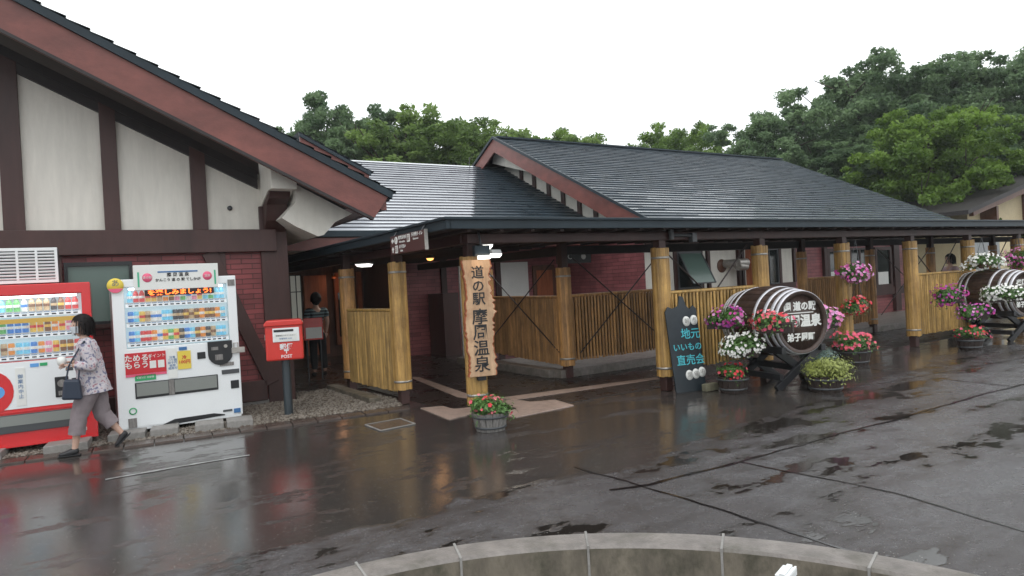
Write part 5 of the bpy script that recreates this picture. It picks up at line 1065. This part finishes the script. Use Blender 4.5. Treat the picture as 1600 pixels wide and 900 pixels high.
def loft(g, rings, n=28, fold=0.0, nf=7, seed=0, thick=0.006):
    """open garment tube: rings of (centre, radius x, radius y, optional axis); soft folds run along it"""
    rl = random.Random(seed); ph = rl.uniform(0, 6.28); vs = []; fs = []; m_ = len(rings)
    for i, rg in enumerate(rings):
        c = Vector(rg[0]); rx, ry = rg[1], rg[2]; nx = Vector(rings[min(i+1, m_-1)][0])-Vector(rings[max(i-1, 0)][0]); nx.normalize()
        u = Vector((0, 1, 0)); u = (u-nx*u.dot(nx)).normalized(); w = u.cross(nx).normalized()
        for k in range(n):
            a = 2*math.pi*k/n; q = 1+fold*math.sin(nf*a+ph+i*0.55)*(0.4+0.6*i/(m_-1))+fold*0.6*math.sin(2*a+i*1.9+ph)
            vs.append(c + u*math.cos(a)*ry*q + w*math.sin(a)*rx*q)
    for i in range(m_-1):
        for k in range(n): fs.append((i*n+k, i*n+(k+1) % n, (i+1)*n+(k+1) % n, (i+1)*n+k))
    g.add(vs, fs, True)
def interp(A, sub_=4):
    out = []
    for p, q in zip(A[:-1], A[1:]):
        for k in range(sub_):
            f = k/sub_; out.append((Vector(p[0]).lerp(Vector(q[0]), f), p[1]+(q[1]-p[1])*f, p[2]+(q[2]-p[2])*f))
    out.append((Vector(A[-1][0]), A[-1][1], A[-1][2])); return out
g = MB()
loft(g, interp([((-0.014, 0, 1.245), 0.052, 0.055), ((-0.012, 0, 1.225), 0.075, 0.10), ((-0.005, 0, 1.195), 0.095, 0.155), ((0.0, 0, 1.13), 0.115, 0.168), ((0.01, 0, 1.02), 0.128, 0.150), ((0.022, 0, 0.90), 0.138, 0.145), ((0.035, 0, 0.76), 0.155, 0.155), ((0.045, 0, 0.655), 0.172, 0.170)]), 40, 0.035, 6, 1)
for sh, el, wr, sd_ in ((shL, elL, wrL, 2), (shR, elR, wrR, 3)):
    loft(g, interp([(sh+Vector((0, 0, 0.012)), 0.055, 0.05), (sh.lerp(el, 0.25), 0.064, 0.060), (sh.lerp(el, 0.8), 0.060, 0.055), (el+Vector((0.008, 0, -0.012)), 0.058, 0.052), (el.lerp(wr, 0.35), 0.056, 0.052), (el.lerp(wr, 0.78), 0.048, 0.046)]), 24, 0.05, 5, sd_)
g.build('blouse', 'blouse', t, fixn=False)
g = MB()
for hp, kn, an, yy, sd_ in ((hipL, kneL, ankL, -0.055, 4), (hipR, kneR, ankR, 0.055, 5)):
    hem = kn.lerp(an, 0.55)
    loft(g, interp([(Vector((0.03, yy*0.5, 0.84)), 0.105, 0.085), (Vector((0.03, yy, 0.76)), 0.120, 0.085), (hp.lerp(kn, 0.25), 0.108, 0.082), (hp.lerp(kn, 0.7), 0.092, 0.078), (kn, 0.084, 0.076), (kn.lerp(hem, 0.6), 0.079, 0.076), (hem, 0.080, 0.078)]), 28, 0.045, 4, sd_)
g.build('trousers', 'trouser', t, fixn=False)
MB().prismY([(-0.075, 1.245), (0.02, 1.265), (0.055, 1.24), (0.02, 1.20), (-0.05, 1.19)], -0.075, 0.075).build('collar', 'blouse', t, bevel=0.02)
def shoe(ank, d, nm='shoe'):
    d = Vector(d).normalized(); dn = Vector((0, 0, -1)) - d*Vector((0, 0, -1)).dot(d); dn.normalize()
    s = skin(nm, [(ank-d*0.045+dn*0.022, 0.040), (ank+d*0.02+dn*0.030, (0.042, 0.042)), (ank+d*0.10+dn*0.048, (0.042, 0.026)), (ank+d*0.155+dn*0.052, (0.034, 0.020))], [(0, 1), (1, 2), (2, 3)], 'shoe', t)
    g = MB(); a = ank-d*0.065+dn*0.068; b_ = ank+d*0.185+dn*0.070; g.bar(a+d*0.012, b_-d*0.028, 0.062, 0.014, dn); g.build('sole', 'black', s, bevel=0.005)
    return s
shoe(ankL+Vector((0, 0, 0.005)), (-1, 0, 0.02)); shoe(ankR, (-0.72, 0, -0.70))
# bag on the near forearm
g = MB(); g.prismY([(-0.095, -0.10), (0.09, -0.115), (0.075, 0.10), (-0.065, 0.11)], -0.05, 0.05); b_ = g.build('shoulder_bag', 'navy', None, bevel=0.02)
tag(b_, 'navy shoulder bag carried in front by the walking woman', 'bag'); b_.location = (-0.135, 8.66, 0.73); b_.rotation_euler.z = R(-8)
st = MB(); st.tube([(-0.05, 0.0, 0.10), (-0.02, 0.01, 0.25), (0.10, 0.03, 0.46), (0.13, 0.06, 0.50)], 0.009, 6).tube([(0.06, 0.0, 0.09), (0.08, 0.02, 0.25), (0.12, 0.04, 0.44), (0.13, 0.06, 0.50)], 0.009, 6).build('strap', 'navy', b_)
pk = MB().lathe([(0.0, -0.05), (0.035, -0.045), (0.045, 0), (0.038, 0.04), (0.0, 0.05)], 14).build('paper_wrapped_snack', 'paper'); pk.location = (-0.215, 8.78, 1.03); tag(pk, 'white paper wrapped snack held in the hands of the walking woman', 'snack')

def simple_person(label, loc, rz, shirt, trous, hairm='hair', h=1.62, bob=False, stripes=False):
    k = h/1.62; t = thing('person', label, 'person', loc, rz)
    V = lambda x, y, z: Vector((x, y, z))*k
    js = [(V(0, 0, 0.86), (0.11, 0.09)), (V(0, 0, 1.0), (0.10, 0.08)), (V(0, 0, 1.2), (0.12, 0.09)), (V(0, 0, 1.38), 0.05), (V(0, 0, 1.44), 0.05), (V(0, -0.18, 1.32), 0.05), (V(0.03, -0.22, 1.06), 0.04), (V(-0.06, -0.23, 0.84), 0.027), (V(0, 0.18, 1.32), 0.05), (V(0.03, 0.22, 1.06), 0.04), (V(-0.06, 0.22, 0.84), 0.027),
          (V(0, -0.09, 0.82), 0.08), (V(-0.02, -0.09, 0.45), 0.052), (V(0.0, -0.09, 0.08), 0.034), (V(0, 0.09, 0.82), 0.08), (V(0.0, 0.10, 0.45), 0.052), (V(0.04, 0.11, 0.08), 0.034)]
    b = skin('body', js, [(0, 1), (1, 2), (2, 3), (3, 4), (2, 5), (5, 6), (6, 7), (2, 8), (8, 9), (9, 10), (0, 11), (11, 12), (12, 13), (0, 14), (14, 15), (15, 16)], 'skin')
    hd = head(t, V(-0.01, 0, 1.51), 1.0*k, 0.0, bob=bob)
    join([b, hd] + hand(js[7][0], (-0.1, 0, -1), k, 0.4) + hand(js[10][0], (-0.1, 0, -1), k, 0.4), 'body', t)
    skin('shirt', [(V(0, 0, 0.84), (0.145, 0.115)), (V(0, 0, 1.02), (0.13, 0.105)), (V(0, 0, 1.2), (0.145, 0.11)), (V(0, 0, 1.335), (0.08, 0.07)), (V(0, -0.18, 1.31), 0.072), (V(0.02, -0.21, 1.14), 0.066), (V(0, 0.18, 1.31), 0.072), (V(0.02, 0.21, 1.14), 0.066)], [(0, 1), (1, 2), (2, 3), (2, 4), (4, 5), (2, 6), (6, 7)], shirt, t)
    skin('trousers', [(V(0, 0, 0.90), (0.12, 0.10)), (V(0, 0, 0.84), (0.12, 0.10)), (V(0, -0.09, 0.78), 0.095), (V(-0.02, -0.09, 0.45), 0.078), (V(0, -0.09, 0.12), 0.062), (V(0, 0.09, 0.78), 0.095), (V(0, 0.10, 0.45), 0.078), (V(0.03, 0.11, 0.12), 0.062)], [(0, 1), (1, 2), (2, 3), (3, 4), (1, 5), (5, 6), (6, 7)], trous, t)
    for y, x in ((-0.09, 0.0), (0.11, 0.04)): skin('shoe', [(V(x+0.03, y, 0.04), 0.036), (V(x-0.09, y, 0.034), 0.036), (V(x-0.15, y, 0.028), 0.026)], [(0, 1), (1, 2)], 'shoe', t)
    return t
def stripes():
    m = mat('striped_shirt', (0.1, 0.15, 0.16), 0.8); nt = m.node_tree; N = nt.nodes; L = nt.links; tc = N.new('ShaderNodeTexCoord'); w = N.new('ShaderNodeTexWave'); w.bands_direction = 'Z'; w.inputs['Scale'].default_value = 5.0; L.new(tc.outputs['Object'], w.inputs['Vector'])
    r = N.new('ShaderNodeValToRGB'); L.new(w.outputs[0], r.inputs[0]); r.color_ramp.interpolation = 'CONSTANT'; r.color_ramp.elements[0].color = (0.02, 0.03, 0.04, 1); r.color_ramp.elements[1].position = 0.55; r.color_ramp.elements[1].color = (0.14, 0.22, 0.24, 1); L.new(r.outputs[0], N['Principled BSDF'].inputs['Base Color']); return m
M['stripes'] = stripes(); M['blackcloth'] = mat('black_cloth', (0.012, 0.012, 0.014), 0.8); M['pinkcloth'] = mat('pale_pink_cloth', (0.5, 0.36, 0.38), 0.8)
simple_person('visitor in a dark striped shirt and black trousers standing in the dark passage', (3.85, 13.4, 0.0), R(-80), 'stripes', 'blackcloth', h=1.60)
simple_person('dark haired visitor in a pale top standing behind the far bamboo screen', (18.9, 9.0, 0.0), R(-25), 'pinkcloth', 'blackcloth', h=1.72, bob=True)
# ------------------------------------------------------------------ trees
def foliage_mat(name, c1, c2):
    m = bpy.data.materials.new(name); m.use_nodes = True; nt = m.node_tree; N = nt.nodes; L = nt.links; b = N['Principled BSDF']; out = N['Material Output']
    oi = N.new('ShaderNodeTexCoord'); n = N.new('ShaderNodeTexNoise'); n.inputs['Scale'].default_value = 0.7; n.inputs['Detail'].default_value = 5; L.new(oi.outputs['Object'], n.inputs['Vector'])
    at = N.new('ShaderNodeAttribute'); at.attribute_name = 'tone'
    ad = N.new('ShaderNodeMath'); ad.operation = 'ADD'; L.new(n.outputs[0], ad.inputs[0]); L.new(at.outputs['Fac'], ad.inputs[1])
    r = N.new('ShaderNodeMapRange'); r.inputs[1].default_value = 0.55; r.inputs[2].default_value = 1.45; L.new(ad.outputs[0], r.inputs[0])
    mi = N.new('ShaderNodeMix'); mi.data_type = 'RGBA'; L.new(r.outputs[0], mi.inputs[0]); mi.inputs[6].default_value = (*c1, 1); mi.inputs[7].default_value = (*c2, 1)
    L.new(mi.outputs[2], b.inputs['Base Color']); b.inputs['Roughness'].default_value = 0.5; b.inputs['Specular IOR Level'].default_value = 0.35
    tr = N.new('ShaderNodeBsdfTranslucent'); L.new(mi.outputs[2], tr.inputs[0]); ms = N.new('ShaderNodeMixShader'); ms.inputs[0].default_value = 0.45
    L.new(b.outputs[0], ms.inputs[1]); L.new(tr.outputs[0], ms.inputs[2]); L.new(ms.outputs[0], out.inputs[0]); return m
M['fol_green'] = foliage_mat('foliage_green', (0.10, 0.17, 0.045), (0.24, 0.35, 0.095))
M['fol_deep'] = foliage_mat('foliage_deep', (0.095, 0.16, 0.08), (0.21, 0.31, 0.15))
M['fol_yellow'] = foliage_mat('foliage_yellowgreen', (0.09, 0.165, 0.028), (0.20, 0.32, 0.055))
def leaf_mesh(centers, radii, per, ls, rng, flat=0.6):
    P = []; T = []
    for (c, r, k) in zip(centers, radii, per):
        d = rng.normal(size=(k, 3)); d /= np.linalg.norm(d, axis=1, keepdims=True); s = rng.random(k)**0.45
        p = c + d*(s*r)[:, None]*np.array([1, 1, flat]); p[:, 2] += 0.12*r*rng.normal(size=k)*0.5
        P.append(p); T.append(np.full(k, rng.random()))
    P = np.concatenate(P); T = np.concatenate(T)+rng.normal(size=len(P))*0.12; n = len(P)
    nr = rng.normal(size=(n, 3)) + np.array([0, 0, 0.9]); nr /= np.linalg.norm(nr, axis=1, keepdims=True)
    a = np.cross(nr, rng.normal(size=(n, 3))); a /= np.linalg.norm(a, axis=1, keepdims=True); b = np.cross(nr, a); s = (ls*rng.uniform(0.6, 1.35, n))[:, None]
    V = np.stack([P-a*s, P+b*s*0.5-nr*s*0.15, P+a*s, P-b*s*0.5-nr*s*0.15], 1).reshape(-1, 3)
    return V, T
def make_tree(name, label, H, W, seed, m, nclump=75, per=260, ls=0.14, crown_base=0.28, airy=0.0, loc=(0, 0, 0), grp=None):
    rng = np.random.default_rng(seed); t = thing(name, label, 'tree', loc, 0, grp)
    tr = MB(); rnd = random.Random(seed)
    pts = [Vector((0, 0, 0))]; 
    for i in range(1, 7): pts.append(Vector((rnd.uniform(-.12, .12)*i*0.6, rnd.uniform(-.12, .12)*i*0.6, H*0.85*i/6)))
    tr.tube(pts, [H*0.022*(1-0.13*i) for i in range(7)], 10)
    nl = 10; lobes = []
    for k in range(nl):      # main limbs end in lobes of the crown
        a = 2*math.pi*k/nl+rnd.uniform(-.35, .35); z = H*rnd.uniform(0.42, 0.86); prof = math.sin(math.pi*min(1, max(0.12, (z/H-crown_base*0.6)/(1.02-crown_base*0.6))))**0.6
        e = Vector((math.cos(a)*W*0.5*prof*rnd.uniform(0.5, 0.85), math.sin(a)*W*0.5*prof*rnd.uniform(0.5, 0.85), z)); s = Vector((0, 0, z*0.6))
        mid_ = s.lerp(e, 0.5)+Vector((0, 0, 0.05*H)); tr.tube([s, mid_, e], [H*0.010, H*0.007, H*0.003], 7)
        for q in range(3):
            e2 = e+Vector((rnd.uniform(-1, 1), rnd.uniform(-1, 1), rnd.uniform(-0.3, 0.9)))*W*0.14; tr.tube([mid_.lerp(e, 0.5), e2], [H*0.004, H*0.0015], 5)
        lobes.append((np.array(e), W*rnd.uniform(0.20, 0.29)))
    lobes += [(np.array([rnd.uniform(-.1, .1)*W, rnd.uniform(-.1, .1)*W, H*0.86]), W*0.20), (np.array([0, 0, H*0.62]), W*0.28), (np.array([rnd.uniform(-.12, .12)*W, 0, H*0.42]), W*0.27)]
    tr.build('trunk', 'bark', t)
    C, Rr, K = [], [], []
    zc = H*(0.5+crown_base*0.35); hz_ = H-zc-W*0.05; ph = rng.uniform(0, 6.28, 6)
    lob = []                                   # rounded boughs spread over an uneven egg-shaped crown
    for i in range(34):
        z = 1-2*(i+0.5)/34; a = i*2.39996+ph[0]; rr_ = math.sqrt(1-z*z); d = np.array([rr_*math.cos(a), rr_*math.sin(a), z])
        m_ = 0.78+0.16*math.sin(3*a+ph[1])*rr_+0.12*math.sin(5*z+ph[2])+rng.uniform(-0.13, 0.10)
        p = np.array([d[0]*W*0.5*m_, d[1]*W*0.5*m_, zc+d[2]*(hz_ if d[2] > 0 else (zc-H*crown_base*0.5))*min(1.0, m_+0.08)]); lob.append((p, W*rng.uniform(0.11, 0.17)))
    for lc, lr in lob:
        for q in range(max(4, int(nclump/34))):
            d = rng.normal(size=3); d /= np.linalg.norm(d); p = lc + d*lr*rng.uniform(0.35, 1.0)*np.array([1, 1, 0.75]); r = W*rng.uniform(0.035, 0.065)
            if rng.random() < airy*0.25: continue
            C.append(p); Rr.append(r); K.append(int(per*(r/(W*0.05))**2))
    for i in range(int(nclump*0.5)):
        d = rng.normal(size=3); d /= np.linalg.norm(d); s_ = rng.random()**0.5*0.88; C.append(np.array([d[0]*W*0.4*s_, d[1]*W*0.4*s_, zc+d[2]*hz_*s_])); Rr.append(W*0.08); K.append(int(per*1.6))
    V, T = leaf_mesh(C, Rr, K, ls, rng)
    n = len(V)//4; me = bpy.data.meshes.new('crown'); me.vertices.add(len(V)); me.vertices.foreach_set('co', V.ravel()); me.loops.add(n*4); me.loops.foreach_set('vertex_index', np.arange(n*4, dtype=np.int32))
    me.polygons.add(n); me.polygons.foreach_set('loop_start', np.arange(0, n*4, 4, dtype=np.int32)); me.polygons.foreach_set('loop_total', np.full(n, 4, dtype=np.int32))
    at = me.attributes.new('tone', 'FLOAT', 'FACE'); at.data.foreach_set('value', T.astype(np.float32)); me.materials.append(M[m]); me.update(); me.validate()
    o = bpy.data.objects.new('crown', me); COL.objects.link(o); o.parent = t
    return t
TG = 'trees behind the roofs'
def place(src, label, loc, rz, s=1.0, sz=None, m=None):
    c = copy_tree(src); c.location = loc; c.rotation_euler.z = rz; c.scale = (s, s, sz or s); c['label'] = label
    if m:
        for ch in c.children:
            if ch.name.startswith('crown'): ch.data = ch.data.copy(); ch.data.materials[0] = M[m]
    return c
A_ = make_tree('broadleaf_tree', 'tall airy tree at the left end of the tree line beside the big roof', 13.6, 8.4, 1, 'fol_deep', 340, 130, 0.12, 0.3, 0.5, (11.6, 36.9, 0), TG)
A_.scale = (0.84, 0.84, 0.95)
B_ = make_tree('broadleaf_tree', 'broad rounded green tree above the middle of the pale wet roof', 12.6, 10.0, 2, 'fol_green', 400, 135, 0.115, 0.2, 0, (15.8, 33.0, 0), TG)
B_.scale = (1.0, 1.0, 0.91)
C_ = make_tree('broadleaf_tree', 'tallest dark tree rising over the right end of the dark roof', 13.2, 9.6, 3, 'fol_deep', 460, 140, 0.115, 0.15, 0.6, (36.6, 21.2, 0), TG)
D_ = make_tree('maple_tree', 'bright yellow-green maple in front of the dark trees on the right', 9.8, 8.0, 4, 'fol_yellow', 340, 130, 0.10, 0.1, 0.2, (31.6, 15.6, 0), TG)
D_.scale = (0.88, 0.88, 0.90)
for src, lab, loc, rz, s, sz, m_ in [
    (A_, 'green tree crown beside the tall airy one, above the left of the pale roof', (14.0, 35.4, 0), 2.0, 0.85, 0.88, None),
    (B_, 'rounded tree left of the dark gable peak, lower than its left neighbour', (19.0, 33.5, 0), 1.3, 1.0, 0.87, None),
    (B_, 'tree crown showing directly over the dark gable peak', (22.6, 34.5, 0), 3.0, 1.0, 0.88, None),
    (B_, 'low tree crown right of the gable peak, above the ridge', (27.0, 36.5, 0), 4.1, 1.0, 0.94, 'fol_yellow'),
    (A_, 'small distant tree tip above the middle of the dark ridge', (31.8, 36.5, 0), 4.4, 1.0, 0.80, 'fol_green'),
    (B_, 'small rounded light green tree standing alone above the right half of the dark ridge', (36.6, 35.5, 0), 5.2, 0.85, 1.04, 'fol_yellow'),
    (B_, 'low tree crown between the lone rounded tree and the dark right hand trees', (34.5, 29.8, 0), 0.6, 0.9, 0.80, None),
    (C_, 'dark tree forming the left flank of the right hand tree group', (31.9, 23.8, 0), 2.2, 0.78, 0.82, None),
    (A_, 'lower dark tree behind the end of the dark roof slope', (33.5, 20.6, 0), 1.0, 0.95, 0.66, None),
    (C_, 'tall dark tree behind the maple', (39.2, 19.2, 0), 3.7, 0.95, 0.98, None),
    (C_, 'tall dark tree at the right photo edge, above the cream building', (41.8, 16.0, 0), 5.0, 1.0, 1.0, None),
    (D_, 'yellow-green tree low at the right, just above the cream building roof', (36.8, 15.0, 0), 2.5, 0.8, 0.72, None),
    (A_, 'dark tree filling the gap low behind the maple', (37.6, 17.0, 0), 0.2, 1.05, 0.70, None)]:
    place(src, lab, loc, rz, s, sz, m_)
# low dark undergrowth under the trees
rng = np.random.default_rng(9); C = []; Rr = []; K = []
for i in range(150):
    x = rng.uniform(6, 46); y = 41.0 - 0.62*max(0, x-14) + rng.uniform(-1.2, 1.2) if x < 46 else 12; C.append(np.array([x, y, rng.uniform(0.6, 4.5)])); Rr.append(rng.uniform(0.9, 1.6)); K.append(190)
V, T = leaf_mesh(C, Rr, K, 0.2, rng); n = len(V)//4; me = bpy.data.meshes.new('undergrowth'); me.from_pydata(V.tolist(), [], np.arange(n*4).reshape(-1, 4).tolist())
at = me.attributes.new('tone', 'FLOAT', 'FACE'); at.data.foreach_set('value', T.astype(np.float32)); me.materials.append(M['fol_deep']); o = bpy.data.objects.new('undergrowth', me); COL.objects.link(o); tag(o, kind='stuff')

# ------------------------------------------------------------------ rainy air
hz = MB().box(-20, 62, -14, 52, -1.0, 15.5); hm = bpy.data.materials.new('rain_haze'); hm.use_nodes = True; N = hm.node_tree.nodes; N.clear()
o_ = N.new('ShaderNodeOutputMaterial'); pv = N.new('ShaderNodeVolumePrincipled'); pv.inputs['Color'].default_value = (0.93, 0.97, 1, 1); pv.inputs['Density'].default_value = 0.0007; pv.inputs['Anisotropy'].default_value = 0.0
hm.node_tree.links.new(pv.outputs[0], o_.inputs['Volume']); tag(hz.build('haze', hm), kind='stuff')
scene.cycles.volume_bounces = 0
